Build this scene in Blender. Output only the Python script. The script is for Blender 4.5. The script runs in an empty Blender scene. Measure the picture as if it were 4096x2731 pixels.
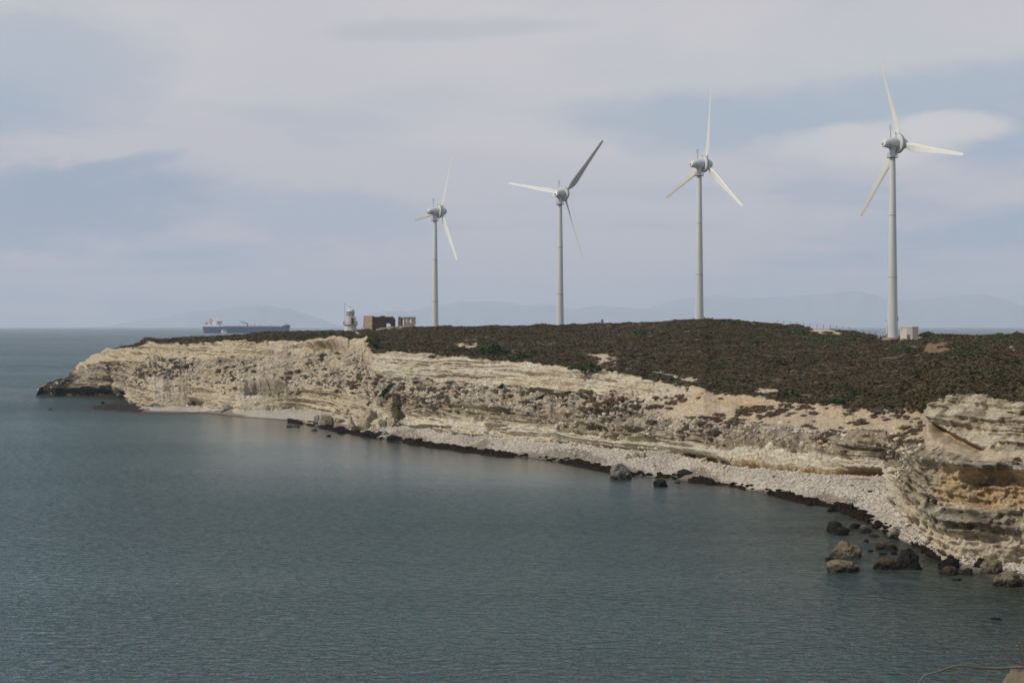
import bpy, math, random
import numpy as np
from mathutils import Vector, Matrix, Euler

random.seed(7)
rng = np.random.default_rng(11)
scene = bpy.context.scene
COL = scene.collection

# ------------------------------------------------------------------ camera, sky, sun, exposure
EYE = 22.0            # camera height over the sea (m)
F = 9000.0            # focal length in photo pixels (4096 wide)
EY = 1289.0           # photo row of eye level (sea horizon dips below it)
CX = 2048.0
REARTH = 7.43e6

cam_d = bpy.data.cameras.new('camera')
cam = bpy.data.objects.new('camera', cam_d)
COL.objects.link(cam)
cam.location = (0, 0, EYE)
cam.rotation_euler = (math.radians(90), 0, 0)
cam_d.sensor_width = 36.0
cam_d.lens = 36.0 * F / 4096.0
cam_d.shift_y = -(1365.5 - EY) / 4096.0
cam_d.clip_start = 0.5
cam_d.clip_end = 60000
scene.camera = cam

SUN_AZ = math.radians(-112)      # from +Y (view direction) towards +X
SUN_EL = math.radians(41)
sd = Vector((math.sin(SUN_AZ) * math.cos(SUN_EL), math.cos(SUN_AZ) * math.cos(SUN_EL), math.sin(SUN_EL)))
sun_d = bpy.data.lights.new('sun', 'SUN')
sun_d.energy = 3.6
sun_d.angle = math.radians(3.0)
sun_d.color = (1.0, 0.93, 0.82)
sun = bpy.data.objects.new('sun', sun_d)
COL.objects.link(sun)
sun.location = (0, 0, 300)
sun.rotation_euler = (-sd).to_track_quat('-Z', 'Y').to_euler()

world = bpy.data.worlds.new('World')
scene.world = world
world.use_nodes = True
scene.view_settings.view_transform = 'Standard'
scene.view_settings.look = 'None'
scene.view_settings.gamma = 1.0
scene.view_settings.use_curve_mapping = False
scene.view_settings.exposure = -0.44
scene.cycles.volume_bounces = 2

class NT:
    """small helper round a node tree"""
    def __init__(self, tree):
        self.t = tree
        tree.nodes.clear()
    def n(self, typ, _in=None, **props):
        nd = self.t.nodes.new(typ)
        for k, v in props.items():
            setattr(nd, k, v)
        for k, v in (_in or {}).items():
            self.set(nd.inputs[k], v)
        return nd
    def set(self, sock, v):
        if isinstance(v, bpy.types.NodeSocket):
            self.t.links.new(v, sock)
        else:
            sock.default_value = v
    def math(self, op, a, b=0.0, clamp=False):
        nd = self.n('ShaderNodeMath', operation=op, use_clamp=clamp)
        self.set(nd.inputs[0], a); self.set(nd.inputs[1], b)
        return nd.outputs[0]
    def vmath(self, op, a, b=(0, 0, 0)):
        nd = self.n('ShaderNodeVectorMath', operation=op)
        self.set(nd.inputs[0], a); self.set(nd.inputs[1], b)
        return nd.outputs[0]
    def mix(self, f, a, b, blend='MIX'):
        nd = self.n('ShaderNodeMix', data_type='RGBA', blend_type=blend)
        self.set(nd.inputs[0], f)
        self.set(nd.inputs[6], a if isinstance(a, bpy.types.NodeSocket) else (*a[:3], 1))
        self.set(nd.inputs[7], b if isinstance(b, bpy.types.NodeSocket) else (*b[:3], 1))
        return nd.outputs[2]
    def ramp(self, f, lo, hi, a=0.0, b=1.0):
        nd = self.n('ShaderNodeMapRange', interpolation_type='SMOOTHSTEP')
        self.set(nd.inputs[0], f)
        for i, v in ((1, lo), (2, hi), (3, a), (4, b)):
            self.set(nd.inputs[i], v)
        return nd.outputs[0]
    def noise(self, vec, scale, detail=4, rough=0.55, dist=0.0):
        nd = self.n('ShaderNodeTexNoise')
        if vec is not None:
            self.set(nd.inputs['Vector'], vec)
        for k, v in (('Scale', scale), ('Detail', detail), ('Roughness', rough), ('Distortion', dist)):
            self.set(nd.inputs[k], v)
        return nd.outputs['Fac']

def build_world():
    g = NT(world.node_tree)
    sky = g.n('ShaderNodeTexSky', sky_type='NISHITA', sun_disc=False)
    sky.sun_elevation = SUN_EL
    sky.sun_rotation = SUN_AZ % (2 * math.pi)
    sky.air_density = 1.2
    sky.dust_density = 2.0
    tc = g.n('ShaderNodeTexCoord').outputs['Generated']
    sep = g.n('ShaderNodeSeparateXYZ', {0: tc})
    zz = g.math('ADD', g.math('MAXIMUM', sep.outputs[2], 0.0), 0.055)
    px = g.math('DIVIDE', sep.outputs[0], zz)
    py = g.math('DIVIDE', sep.outputs[1], zz)
    p = g.n('ShaderNodeCombineXYZ', {0: px, 1: g.math('MULTIPLY', py, 0.62), 2: 3.7}).outputs[0]
    n1 = g.noise(p, 0.42, 6, 0.52, 0.35)
    n2 = g.noise(g.vmath('ADD', p, (11.3, 4.1, 0)), 1.05, 6, 0.55, 0.5)
    n3 = g.noise(g.vmath('ADD', p, (-7.3, 8.2, 0)), 0.23, 3, 0.5, 0.2)
    cover = g.ramp(g.math('ADD', g.math('MULTIPLY', n1, 0.7), g.math('MULTIPLY', n2, 0.3)), 0.40, 0.56)
    # thin high veil: blue-grey in the gaps, pinkish-white where it is thick
    veil = g.mix(cover, (4.9, 6.2, 7.8), (8.05, 7.75, 8.6))
    warm = g.ramp(n3, 0.5, 0.68)
    veil = g.mix(g.math('MULTIPLY', warm, 0.7), veil, (9.8, 9.3, 9.3))
    # single clouds and gaps of the day, as directions over the sea (u right, v up)
    yq = g.math('MAXIMUM', sep.outputs[1], 0.05)
    u = g.math('DIVIDE', sep.outputs[0], yq)
    v = g.math('DIVIDE', sep.outputs[2], yq)
    uv = g.n('ShaderNodeCombineXYZ', {0: u, 1: g.math('MULTIPLY', v, 2.2), 2: 0.0}).outputs[0]
    wa = g.math('SUBTRACT', g.noise(uv, 14.0, 6, 0.62, 0.6), 0.5)
    wb = g.math('SUBTRACT', g.noise(g.vmath('ADD', uv, (5, 3, 1)), 26.0, 6, 0.62, 0.4), 0.5)
    for (u0, v0, ru, rv, sl, lo, hi, wr, colr, st) in [
            (-0.190, 0.052, 0.075, 0.020, 0.05, 0.05, 1.3, 1.5, (4.2, 5.4, 7.1), 0.95),
            (-0.185, 0.067, 0.040, 0.0055, 0.22, 0.1, 1.2, 1.3, (4.3, 5.5, 7.2), 0.8),
            (-0.085, 0.047, 0.060, 0.014, -0.08, 0.05, 1.3, 1.6, (4.9, 6.2, 7.8), 0.7),
            (-0.035, 0.130, 0.060, 0.0055, 0.03, 0.0, 1.5, 1.5, (6.4, 6.8, 7.8), 0.5),
            (-0.215, 0.115, 0.070, 0.030, 0.0, 0.0, 1.4, 1.2, (5.0, 6.3, 7.8), 0.6),
            (0.180, 0.100, 0.085, 0.013, 0.10, 0.0, 1.5, 1.4, (5.2, 6.6, 8.1), 0.65),
            (0.088, 0.090, 0.065, 0.016, 0.0, 0.0, 1.5, 1.3, (4.9, 6.3, 7.8), 0.75),
            (0.214, 0.080, 0.030, 0.016, 0.0, 0.05, 1.3, 1.2, (4.4, 6.0, 8.0), 0.7),
            (0.165, 0.080, 0.052, 0.0110, 0.05, 0.15, 1.4, 1.3, (9.6, 9.2, 9.3), 0.85),
            (0.195, 0.0865, 0.032, 0.0075, -0.02, 0.3, 1.3, 1.2, (9.7, 9.3, 9.3), 0.85)]:
        du = g.math('ADD', g.math('DIVIDE', g.math('SUBTRACT', u, u0), ru), g.math('MULTIPLY', wa, wr))
        dv = g.math('SUBTRACT', g.math('SUBTRACT', v, v0), g.math('MULTIPLY', g.math('SUBTRACT', u, u0), sl))
        dv = g.math('ADD', g.math('DIVIDE', dv, rv), g.math('MULTIPLY', wb, wr))
        q = g.math('ADD', g.math('MULTIPLY', du, du), g.math('MULTIPLY', dv, dv))
        k = g.math('MULTIPLY', g.ramp(q, lo, hi, st, 0.0), g.math('GREATER_THAN', sep.outputs[1], 0.05))
        veil = g.mix(k, veil, colr)
    dens = g.ramp(sep.outputs[2], -0.02, 0.5, 0.93, 0.78)
    col = g.mix(dens, sky.outputs[0], veil)
    bg = g.n('ShaderNodeBackground', {'Color': col, 'Strength': 0.1})
    out = g.n('ShaderNodeOutputWorld')
    g.t.links.new(bg.outputs[0], out.inputs[0])
build_world()

# ------------------------------------------------------------------ helpers
def P(x, y, D):
    """photo pixel at depth D -> world point"""
    return np.array([(x - CX) / F * D, D, EYE - (y - EY) / F * D])

def sea_D(y, z=0.0):
    return (EYE - z) * F / (y - EY)

def hash3(ix, iy, iz, seed):
    h = (ix.astype(np.uint32) * np.uint32(374761393) + iy.astype(np.uint32) * np.uint32(668265263)
         + iz.astype(np.uint32) * np.uint32(2147483647) + np.uint32(seed * 144665 + 13))
    h = (h ^ (h >> np.uint32(13))) * np.uint32(1274126177)
    h = (h ^ (h >> np.uint32(15))) * np.uint32(2246822519)
    h ^= h >> np.uint32(16)
    return (h & np.uint32(0xFFFFFF)).astype(np.float32) * np.float32(1.0 / 0xFFFFFF)

def vnoise(x, y, z, seed=0):
    x = np.asarray(x, np.float32); y = np.asarray(y, np.float32); z = np.asarray(z, np.float32)
    x, y, z = np.broadcast_arrays(x, y, z)
    fx, fy, fz = np.floor(x), np.floor(y), np.floor(z)
    ix, iy, iz = fx.astype(np.int32), fy.astype(np.int32), fz.astype(np.int32)
    u, v, w = x - fx, y - fy, z - fz
    u = u * u * (3 - 2 * u); v = v * v * (3 - 2 * v); w = w * w * (3 - 2 * w)
    r = 0
    for dx in (0, 1):
        for dy in (0, 1):
            for dz in (0, 1):
                k = (u if dx else 1 - u) * (v if dy else 1 - v) * (w if dz else 1 - w)
                r = r + k * hash3(ix + dx, iy + dy, iz + dz, seed)
    return r * 2 - 1

def fbm(x, y, z, oct=4, seed=0, gain=0.5, ridged=False):
    a, s, r, f = 1.0, 0.0, 0.0, 1.0
    for o in range(oct):
        n = vnoise(x * f, y * f, z * f, seed + o * 17)
        if ridged:
            n = 1 - 2 * np.abs(n)
        r = r + a * n
        s += a
        a *= gain
        f *= 2.07
    return r / s

def sstep(a, b, x):
    t = np.clip((x - a) / (b - a), 0, 1)
    return t * t * (3 - 2 * t)

def mesh_obj(name, verts, faces, mat=None, parent=None, smooth=True):
    me = bpy.data.meshes.new(name)
    me.from_pydata([tuple(map(float, v)) for v in verts], [], [tuple(map(int, f)) for f in faces])
    if smooth:
        me.polygons.foreach_set('use_smooth', [True] * len(me.polygons))
    if mat:
        me.materials.append(mat)
    o = bpy.data.objects.new(name, me)
    COL.objects.link(o)
    if parent:
        o.parent = parent
    return o

def grid_mesh(name, V, mat, cols=None):
    """V: (rows, cols, 3) vertices -> quad grid object; cols: optional (rows, cols, 3) tint"""
    nr, nc = V.shape[:2]
    me = bpy.data.meshes.new(name)
    me.vertices.add(nr * nc)
    me.vertices.foreach_set('co', V.astype(np.float32).reshape(-1))
    i = np.arange(nr * nc).reshape(nr, nc)
    q = np.stack([i[:-1, :-1], i[:-1, 1:], i[1:, 1:], i[1:, :-1]], -1).reshape(-1, 4)
    me.loops.add(q.size)
    me.loops.foreach_set('vertex_index', q.reshape(-1).astype(np.int32))
    me.polygons.add(len(q))
    me.polygons.foreach_set('loop_start', (np.arange(len(q)) * 4).astype(np.int32))
    me.polygons.foreach_set('use_smooth', np.ones(len(q), bool))
    me.update(calc_edges=True)
    if cols is not None:
        at = me.attributes.new('tint', 'FLOAT_COLOR', 'POINT')
        c = np.concatenate([cols, np.ones(cols.shape[:2] + (1,))], -1).astype(np.float32)
        at.data.foreach_set('color', c.reshape(-1))
    me.materials.append(mat)
    o = bpy.data.objects.new(name, me)
    COL.objects.link(o)
    return o

def tag(o, label=None, cat=None, group=None, kind=None):
    if label: o['label'] = label
    if cat: o['category'] = cat
    if group: o['group'] = group
    if kind: o['kind'] = kind
    return o

def empty(name, loc, rz=0.0):
    o = bpy.data.objects.new(name, None)
    o.empty_display_size = 0.2
    COL.objects.link(o)
    o.location = loc
    o.rotation_euler = (0, 0, rz)
    return o

class MB:
    """collects simple solids; build() makes ONE mesh object"""
    def __init__(self):
        self.v, self.f = [], []
    def add(self, vs, fs):
        b = len(self.v)
        self.v += [tuple(map(float, p)) for p in vs]
        self.f += [tuple(b + i for i in f) for f in fs]
        return self
    def box(self, c, s, rz=0.0, taper=1.0):
        hx, hy, hz = s[0] / 2, s[1] / 2, s[2] / 2
        ca, sa = math.cos(rz), math.sin(rz)
        vs = []
        for z, k in ((-hz, 1.0), (hz, taper)):
            for x, y in ((-hx, -hy), (hx, -hy), (hx, hy), (-hx, hy)):
                x, y = x * k, y * k
                vs.append((c[0] + x * ca - y * sa, c[1] + x * sa + y * ca, c[2] + z))
        return self.add(vs, [(0, 3, 2, 1), (4, 5, 6, 7), (0, 1, 5, 4), (1, 2, 6, 5), (2, 3, 7, 6), (3, 0, 4, 7)])
    def tube(self, pts, rad, n=8, cap=True):
        pts = [Vector(p) for p in pts]
        if not hasattr(rad, '__len__'):
            rad = [rad] * len(pts)
        rings = []
        for i, p in enumerate(pts):
            a = pts[max(i - 1, 0)]; b = pts[min(i + 1, len(pts) - 1)]
            d = (b - a).normalized()
            u = d.cross(Vector((0, 0, 1)))
            if u.length < 1e-3:
                u = Vector((1, 0, 0))
            u.normalize()
            w = d.cross(u)
            rings.append([p + (u * math.cos(t) + w * math.sin(t)) * rad[i]
                          for t in (2 * math.pi * k / n for k in range(n))])
        vs = [v for r in rings for v in r]
        fs = []
        for i in range(len(rings) - 1):
            for k in range(n):
                k2 = (k + 1) % n
                fs.append((i * n + k, (i + 1) * n + k, (i + 1) * n + k2, i * n + k2))
        if cap:
            fs.append(tuple(range(n)))
            fs.append(tuple(reversed(range((len(rings) - 1) * n, len(rings) * n))))
        return self.add(vs, fs)
    def lathe(self, prof, n=24, c=(0, 0, 0), axis='z', sq=None):
        """prof: (r, t) pairs along the axis"""
        vs = []
        for r, t in prof:
            for k in range(n):
                a = 2 * math.pi * k / n
                x, y = r * math.cos(a), r * math.sin(a)
                vs.append((c[0] + x, c[1] + y, c[2] + t) if axis == 'z' else (c[0] + t, c[1] + x, c[2] + y))
        m = len(prof)
        fs = [(i * n + k, i * n + (k + 1) % n, (i + 1) * n + (k + 1) % n, (i + 1) * n + k)
              for i in range(m - 1) for k in range(n)]
        fs.append(tuple(reversed(range(n))))
        fs.append(tuple(range((m - 1) * n, m * n)))
        return self.add(vs, fs)
    def build(self, name, mat, parent=None, smooth=False, angle=35):
        o = mesh_obj(name, self.v, self.f, mat, parent, smooth)
        if smooth:
            o.data.set_sharp_from_angle(angle=math.radians(angle))
        return o

# ------------------------------------------------------------------ materials
def base_mat(name):
    m = bpy.data.materials.new(name)
    m.use_nodes = True
    g = NT(m.node_tree)
    b = g.n('ShaderNodeBsdfPrincipled')
    o = g.n('ShaderNodeOutputMaterial')
    g.t.links.new(b.outputs[0], o.inputs[0])
    return m, g, b

def plain(name, col, rough=0.6, var=0.12, scale=2.0, bump=0.0, metal=0.0, streak=False, spec=0.5):
    m, g, b = base_mat(name)
    tc = g.n('ShaderNodeTexCoord').outputs['Object']
    if streak:
        tc = g.vmath('MULTIPLY', tc, (1, 1, 0.08))
    n = g.noise(tc, scale, 5, 0.6)
    k = g.ramp(n, 0.25, 0.75, 1 - var, 1 + var * 0.4)
    c = g.n('ShaderNodeVectorMath', operation='SCALE')
    c.inputs[0].default_value = col
    g.set(c.inputs['Scale'], k)
    g.set(b.inputs['Base Color'], c.outputs[0])
    b.inputs['Roughness'].default_value = rough
    b.inputs['Metallic'].default_value = metal
    b.inputs['Specular IOR Level'].default_value = spec
    if bump:
        bp = g.n('ShaderNodeBump', {'Height': g.noise(tc, scale * 3, 6, 0.65), 'Strength': 0.7, 'Distance': bump})
        g.set(b.inputs['Normal'], bp.outputs[0])
    return m

def terrain_mat(name, fine, bump_m, dark=0.25):
    """tint attribute gives the rock or soil colour; nodes add grain and fine relief"""
    m, g, b = base_mat(name)
    pos = g.n('ShaderNodeNewGeometry').outputs['Position']
    tint = g.n('ShaderNodeAttribute', attribute_name='tint').outputs['Color']
    n1 = g.noise(pos, fine, 7, 0.68)
    n2 = g.noise(g.vmath('MULTIPLY', pos, (0.35, 0.35, 2.6)), fine * 0.55, 5, 0.6)
    k = g.math('ADD', g.ramp(n1, 0.28, 0.7, 1 - dark * 1.6, 1 + dark * 0.5), g.ramp(n2, 0.3, 0.7, -dark * 0.6, dark * 0.4))
    c = g.n('ShaderNodeVectorMath', operation='SCALE')
    g.set(c.inputs[0], tint); g.set(c.inputs['Scale'], k)
    g.set(b.inputs['Base Color'], c.outputs[0])
    b.inputs['Roughness'].default_value = 0.93
    b.inputs['Specular IOR Level'].default_value = 0.2
    h = g.math('ADD', n1, g.math('MULTIPLY', n2, 0.8))
    bp = g.n('ShaderNodeBump', {'Height': h, 'Strength': 0.9, 'Distance': bump_m})
    g.set(b.inputs['Normal'], bp.outputs[0])
    return m

def rock_mat(name, top, low, band=0.5, fine=3.0, wet=True):
    """boulder: pale rock, darker algae growth where the sea reaches it (world height)"""
    m, g, b = base_mat(name)
    pos = g.n('ShaderNodeNewGeometry').outputs['Position']
    n1 = g.noise(pos, fine, 7, 0.7)
    n2 = g.noise(pos, fine * 0.3, 4, 0.6)
    z = g.n('ShaderNodeSeparateXYZ', {0: pos}).outputs[2]
    zz = g.math('ADD', z, g.math('MULTIPLY', g.math('SUBTRACT', n2, 0.5), 1.6 * band))
    f = g.ramp(zz, band * 0.6, band * 1.6)
    c = g.mix(f, low, top)
    c = g.mix(g.ramp(n1, 0.46, 0.62, 0.0, 0.85), c, tuple(v * 0.28 for v in top))
    c = g.mix(g.ramp(n2, 0.55, 0.75, 0.0, 0.4), c, tuple(min(1, v * 1.35) for v in top))
    g.set(b.inputs['Base Color'], c)
    g.set(b.inputs['Roughness'], g.ramp(zz, 0.0, band, 0.45, 0.92))
    b.inputs['Specular IOR Level'].default_value = 0.12
    bp = g.n('ShaderNodeBump', {'Height': n1, 'Strength': 0.9, 'Distance': 0.22})
    g.set(b.inputs['Normal'], bp.outputs[0])
    return m

def leaf_mat(name, cols, patch=0.02):
    """scrub: colour per plant (random per object / instance) drifting in broad patches"""
    m, g, b = base_mat(name)
    oi = g.n('ShaderNodeObjectInfo')
    pos = g.n('ShaderNodeNewGeometry').outputs['Position']
    n = g.noise(oi.outputs['Location'], patch, 3, 0.6)
    n_ = g.noise(oi.outputs['Location'], patch * 6, 2, 0.5)
    f = g.math('ADD', g.math('MULTIPLY', oi.outputs['Random'], 0.36), g.math('ADD', g.math('MULTIPLY', g.ramp(n, 0.32, 0.68), 0.38), g.math('MULTIPLY', g.ramp(n_, 0.3, 0.7), 0.26)))
    cr = g.n('ShaderNodeValToRGB')
    el = cr.color_ramp.elements
    while len(el) < len(cols):
        el.new(0.5)
    for i, c in enumerate(cols):
        el[i].position = i / (len(cols) - 1)
        el[i].color = (*c, 1)
    g.set(cr.inputs[0], f)
    fine = g.noise(pos, 5.0, 3, 0.6)
    c = g.n('ShaderNodeVectorMath', operation='SCALE')
    g.set(c.inputs[0], cr.outputs[0]); g.set(c.inputs['Scale'], g.ramp(fine, 0.3, 0.7, 0.6, 1.35))
    g.set(b.inputs['Base Color'], c.outputs[0])
    b.inputs['Roughness'].default_value = 0.8
    b.inputs['Specular IOR Level'].default_value = 0.15
    return m

M = {}
M['cliff'] = terrain_mat('limestone_cliff', 2.2, 0.28, 0.26)
M['ground'] = terrain_mat('headland_soil', 1.4, 0.2, 0.3)
M['beach'] = terrain_mat('pebble_beach', 4.5, 0.12, 0.22)
M['scrub'] = leaf_mat('scrub_leaves', [(0.030, 0.040, 0.012), (0.048, 0.056, 0.018), (0.070, 0.062, 0.026), (0.108, 0.074, 0.038),
                                       (0.072, 0.066, 0.030), (0.125, 0.090, 0.052), (0.21, 0.18, 0.13)], 0.03)
M['dryscrub'] = leaf_mat('dry_shrub_twigs', [(0.115, 0.088, 0.060), (0.15, 0.12, 0.085), (0.09, 0.068, 0.045), (0.15, 0.085, 0.04), (0.085, 0.08, 0.04)])
M['juniper'] = leaf_mat('dark_green_leaves', [(0.038, 0.056, 0.018), (0.052, 0.074, 0.024), (0.064, 0.082, 0.030)])
M['rock_pale'] = rock_mat('pale_boulder', (0.40, 0.33, 0.23), (0.05, 0.042, 0.03), 0.45)
M['rock_grey'] = rock_mat('grey_boulder', (0.24, 0.22, 0.19), (0.028, 0.026, 0.022), 0.6)
M['rock_olive'] = rock_mat('olive_boulder', (0.20, 0.165, 0.11), (0.04, 0.034, 0.022), 0.4)
M['rock_dark'] = rock_mat('algae_boulder', (0.030, 0.027, 0.022), (0.010, 0.009, 0.008), 0.5)
M['rock_brown'] = rock_mat('brown_boulder', (0.10, 0.068, 0.04), (0.02, 0.017, 0.013), 0.5)
M['seaweed'] = plain('dried_seaweed', (0.024, 0.0145, 0.009), 0.95, 0.5, 3.0, 0.3, spec=0.05)
M['pebble'] = leaf_mat('white_pebbles', [(0.45, 0.395, 0.33), (0.37, 0.32, 0.26), (0.53, 0.475, 0.40), (0.29, 0.25, 0.20)], 0.06)
M['rubble'] = leaf_mat('limestone_rubble', [(0.50, 0.42, 0.30), (0.42, 0.34, 0.24), (0.56, 0.49, 0.38), (0.30, 0.25, 0.18)], 0.05)
M['white'] = plain('white_painted_steel', (0.58, 0.59, 0.57), 0.42, 0.16, 0.7, streak=True)
M['blade'] = plain('blade_gelcoat', (0.66, 0.66, 0.61), 0.38, 0.06, 0.3)
M['darksteel'] = plain('dark_steel', (0.08, 0.08, 0.08), 0.5, 0.2)
M['seam'] = plain('grey_joint_seal', (0.10, 0.10, 0.095), 0.6, 0.2)
M['marking'] = plain('black_marking_paint', (0.05, 0.05, 0.05), 0.5, 0.2)

# ------------------------------------------------------------------ sea
def build_sea():
    m, g, b = base_mat('sea_water')
    pos = g.n('ShaderNodeNewGeometry').outputs['Position']
    sh = g.n('ShaderNodeAttribute', attribute_name='shore').outputs['Fac']
    wv = g.vmath('MULTIPLY', pos, (0.95, 1.0, 1.0))
    big = g.noise(pos, 0.004, 4, 0.55, 0.4)
    med = g.noise(g.vmath('MULTIPLY', pos, (0.35, 1.0, 1.0)), 0.016, 4, 0.6, 0.3)
    sea = g.mix(g.ramp(big, 0.35, 0.66), (0.022, 0.060, 0.063), (0.038, 0.088, 0.086))
    sea = g.mix(g.ramp(med, 0.5, 0.7, 0.0, 0.55), sea, (0.016, 0.052, 0.054))
    weed = g.mix(g.ramp(g.noise(pos, 0.09, 4, 0.6), 0.4, 0.62), (0.020, 0.019, 0.008), (0.062, 0.058, 0.030))
    sea = g.mix(g.math('MULTIPLY', sh, g.ramp(med, 0.25, 0.6, 0.55, 1.0)), sea, weed)
    w1 = g.noise(wv, 0.9, 4, 0.62, 0.4)
    w2 = g.noise(wv, 0.26, 3, 0.55, 0.3)
    w3 = g.noise(wv, 3.4, 2, 0.6, 0.3)
    w1 = g.math('POWER', w1, 1.6)
    h = g.math('ADD', g.math('MULTIPLY', w1, 1.15), g.math('ADD', g.math('MULTIPLY', w2, 1.1), g.math('MULTIPLY', w3, 0.20)))
    gust = g.ramp(g.noise(g.vmath('MULTIPLY', pos, (0.3, 1, 1)), 0.012, 4, 0.6, 0.4), 0.3, 0.7, 0.6, 1.0)
    cove = g.n('ShaderNodeAttribute', attribute_name='calm').outputs['Fac']
    gust = g.math('MULTIPLY', gust, g.math('SUBTRACT', 1.0, g.math('MULTIPLY', cove, 0.94)))
    bp = g.n('ShaderNodeBump', {'Height': g.math('MULTIPLY', h, gust), 'Strength': 1.0, 'Distance': 1.25}).outputs[0]
    fr = g.n('ShaderNodeFresnel', {'IOR': 1.33, 'Normal': bp}).outputs[0]
    body = g.n('ShaderNodeBsdfDiffuse', {'Color': sea, 'Normal': bp})
    shine = g.n('ShaderNodeBsdfGlossy', {'Color': (1, 1, 1, 1), 'Roughness': 0.12, 'Normal': bp})
    # wave troughs hide behind crests at low angles: never the full mirror of a flat sheet
    mx = g.n('ShaderNodeMixShader', {0: g.math('MULTIPLY', fr, 0.96), 1: body.outputs[0], 2: shine.outputs[0]})
    out = [n for n in g.t.nodes if n.type == 'OUTPUT_MATERIAL'][0]
    g.t.nodes.remove(b)
    g.t.links.new(mx.outputs[0], out.inputs[0])
    rad = np.concatenate([np.linspace(0, 110, 6), np.linspace(120, 760, 160), np.geomspace(780, 44500, 60)])
    ang = np.concatenate([np.linspace(-16, 16, 260), np.linspace(18, 342, 82)[0:], [344.0]])
    ang = np.radians(np.unique(np.round(ang, 5)))
    R, A = np.meshgrid(rad, ang, indexing='ij')
    X, Y = R * np.sin(A), R * np.cos(A)
    V = np.stack([X, Y, -R * R / (2 * REARTH)], -1)
    o = grid_mesh('sea', V, m)
    # distance to the shoreline -> how much of the weedy bottom shows through
    sx, sy = SHORE[:, 0], SHORE[:, 1]
    d = np.full(X.size, 1e9)
    for a, c in zip(SHORE[:-1:4], SHORE[4::4]):
        ab = c - a
        t = np.clip(((X.ravel() - a[0]) * ab[0] + (Y.ravel() - a[1]) * ab[1]) / (ab @ ab), 0, 1)
        d = np.minimum(d, np.hypot(X.ravel() - a[0] - t * ab[0], Y.ravel() - a[1] - t * ab[1]))
    nearright = sstep(-10, 60, X.ravel()) * (1 - sstep(300, 420, Y.ravel()))
    s = np.exp(-d / (9 + 16 * nearright))
    at = o.data.attributes.new('shore', 'FLOAT', 'POINT')
    at.data.foreach_set('value', s.astype(np.float32))
    # water under the lee of the cliffs lies calmer
    cm = np.exp(-(d / 75.0) ** 2) * sstep(520, 950, CX + F * X.ravel() / np.maximum(Y.ravel(), 1.0)) * sstep(230, 330, Y.ravel())
    at = o.data.attributes.new('calm', 'FLOAT', 'POINT')
    at.data.foreach_set('value', cm.astype(np.float32))
    tag(o, kind='structure')

# ------------------------------------------------------------------ the headland: beach, cliff and plateau lofted from surveyed lines
def line(*pts):
    a = np.array(pts, float)
    return a[:, 0], a[:, 1]

L_W = line((140, 1590), (156, 1584), (362, 1588), (455, 1591), (500, 1600), (530, 1640), (568, 1650), (685, 1655), (801, 1652), (880, 1658), (965, 1668), (1100, 1677),
           (1240, 1698), (1325, 1717), (1418, 1734), (1540, 1757), (1685, 1777), (1848, 1802), (1989, 1819), (2200, 1841),
           (2430, 1884), (2526, 1902), (2694, 1917), (2909, 1941), (3000, 1960), (3178, 2003), (3332, 2029), (3475, 2090),
           (3564, 2150), (3683, 2192), (3736, 2226), (3800, 2262), (3900, 2292), (4000, 2322), (4096, 2345), (4400, 2440), (5200, 2700))
L_B = line((140, 1590), (158, 1575), (217, 1578), (455, 1578), (500, 1592), (530, 1616), (614, 1626), (755, 1622), (956, 1640), (1100, 1637), (1200, 1635),
           (1296, 1645), (1380, 1668), (1511, 1708), (1605, 1696), (1731, 1719), (1848, 1738), (1989, 1747), (2200, 1770),
           (2335, 1783), (2502, 1798), (2646, 1803), (2746, 1826), (2909, 1860), (3000, 1870), (3263, 1893), (3550, 1905),
           (3562, 1925), (3578, 2037), (3629, 2098), (3730, 2180), (3772, 2227), (3890, 2239), (4096, 2257), (4400, 2340), (5200, 2580))
ZB = line((140, -1.5), (158, 0.4), (455, 0.4), (507, 0.2), (614, 1.0), (755, 1.2), (956, 1.2), (1200, 1.5), (1511, 1.6), (1700, 2.0), (2200, 2.2),
          (3550, 2.5), (3578, 2.0), (3730, 0.85), (3890, 0.6), (4096, 0.3), (5200, 0.3))
L_L = line((140, 1590), (158, 1560), (217, 1545), (278, 1521), (320, 1520), (455, 1521), (507, 1522), (589, 1523), (755, 1530), (956, 1528), (1100, 1545),
           (1287, 1551), (1427, 1565), (1502, 1607), (1568, 1607), (1708, 1602), (1848, 1612), (1989, 1621), (2191, 1659),
           (2383, 1697), (2574, 1707), (2765, 1731), (2957, 1740), (3100, 1742), (3287, 1764), (3478, 1776), (3560, 1785),
           (3600, 1800), (3700, 1830), (3861, 1865), (4096, 1872), (5200, 1980))
D_L = line((140, 676), (158, 674), (278, 674), (455, 664), (507, 620), (589, 572), (755, 570), (956, 545), (1100, 540), (1287, 515), (1427, 490), (1502, 455),
           (1568, 445), (1708, 425), (1848, 408), (1989, 395), (2191, 378), (2383, 360), (2574, 345), (2765, 330), (2957, 316),
           (3100, 308), (3287, 298), (3478, 288), (3560, 282), (3600, 258), (3640, 236), (3700, 221), (3861, 213), (4096, 207), (5200, 178))
L_U = line((140, 1590), (158, 1553), (217, 1531), (278, 1514), (320, 1486), (345, 1470), (399, 1446), (455, 1440), (507, 1440), (589, 1448), (755, 1440),
           (895, 1425), (1100, 1410), (1287, 1406), (1455, 1404), (1505, 1516), (1694, 1518), (1848, 1523), (1965, 1541), (2082, 1555),
           (2239, 1577), (2363, 1568), (2478, 1583), (2670, 1592), (2732, 1588), (2813, 1574), (2900, 1604), (3100, 1632),
           (3411, 1656), (3690, 1676), (3710, 1690), (3813, 1740), (3885, 1774), (3980, 1798), (4096, 1798), (5200, 1880))
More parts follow.
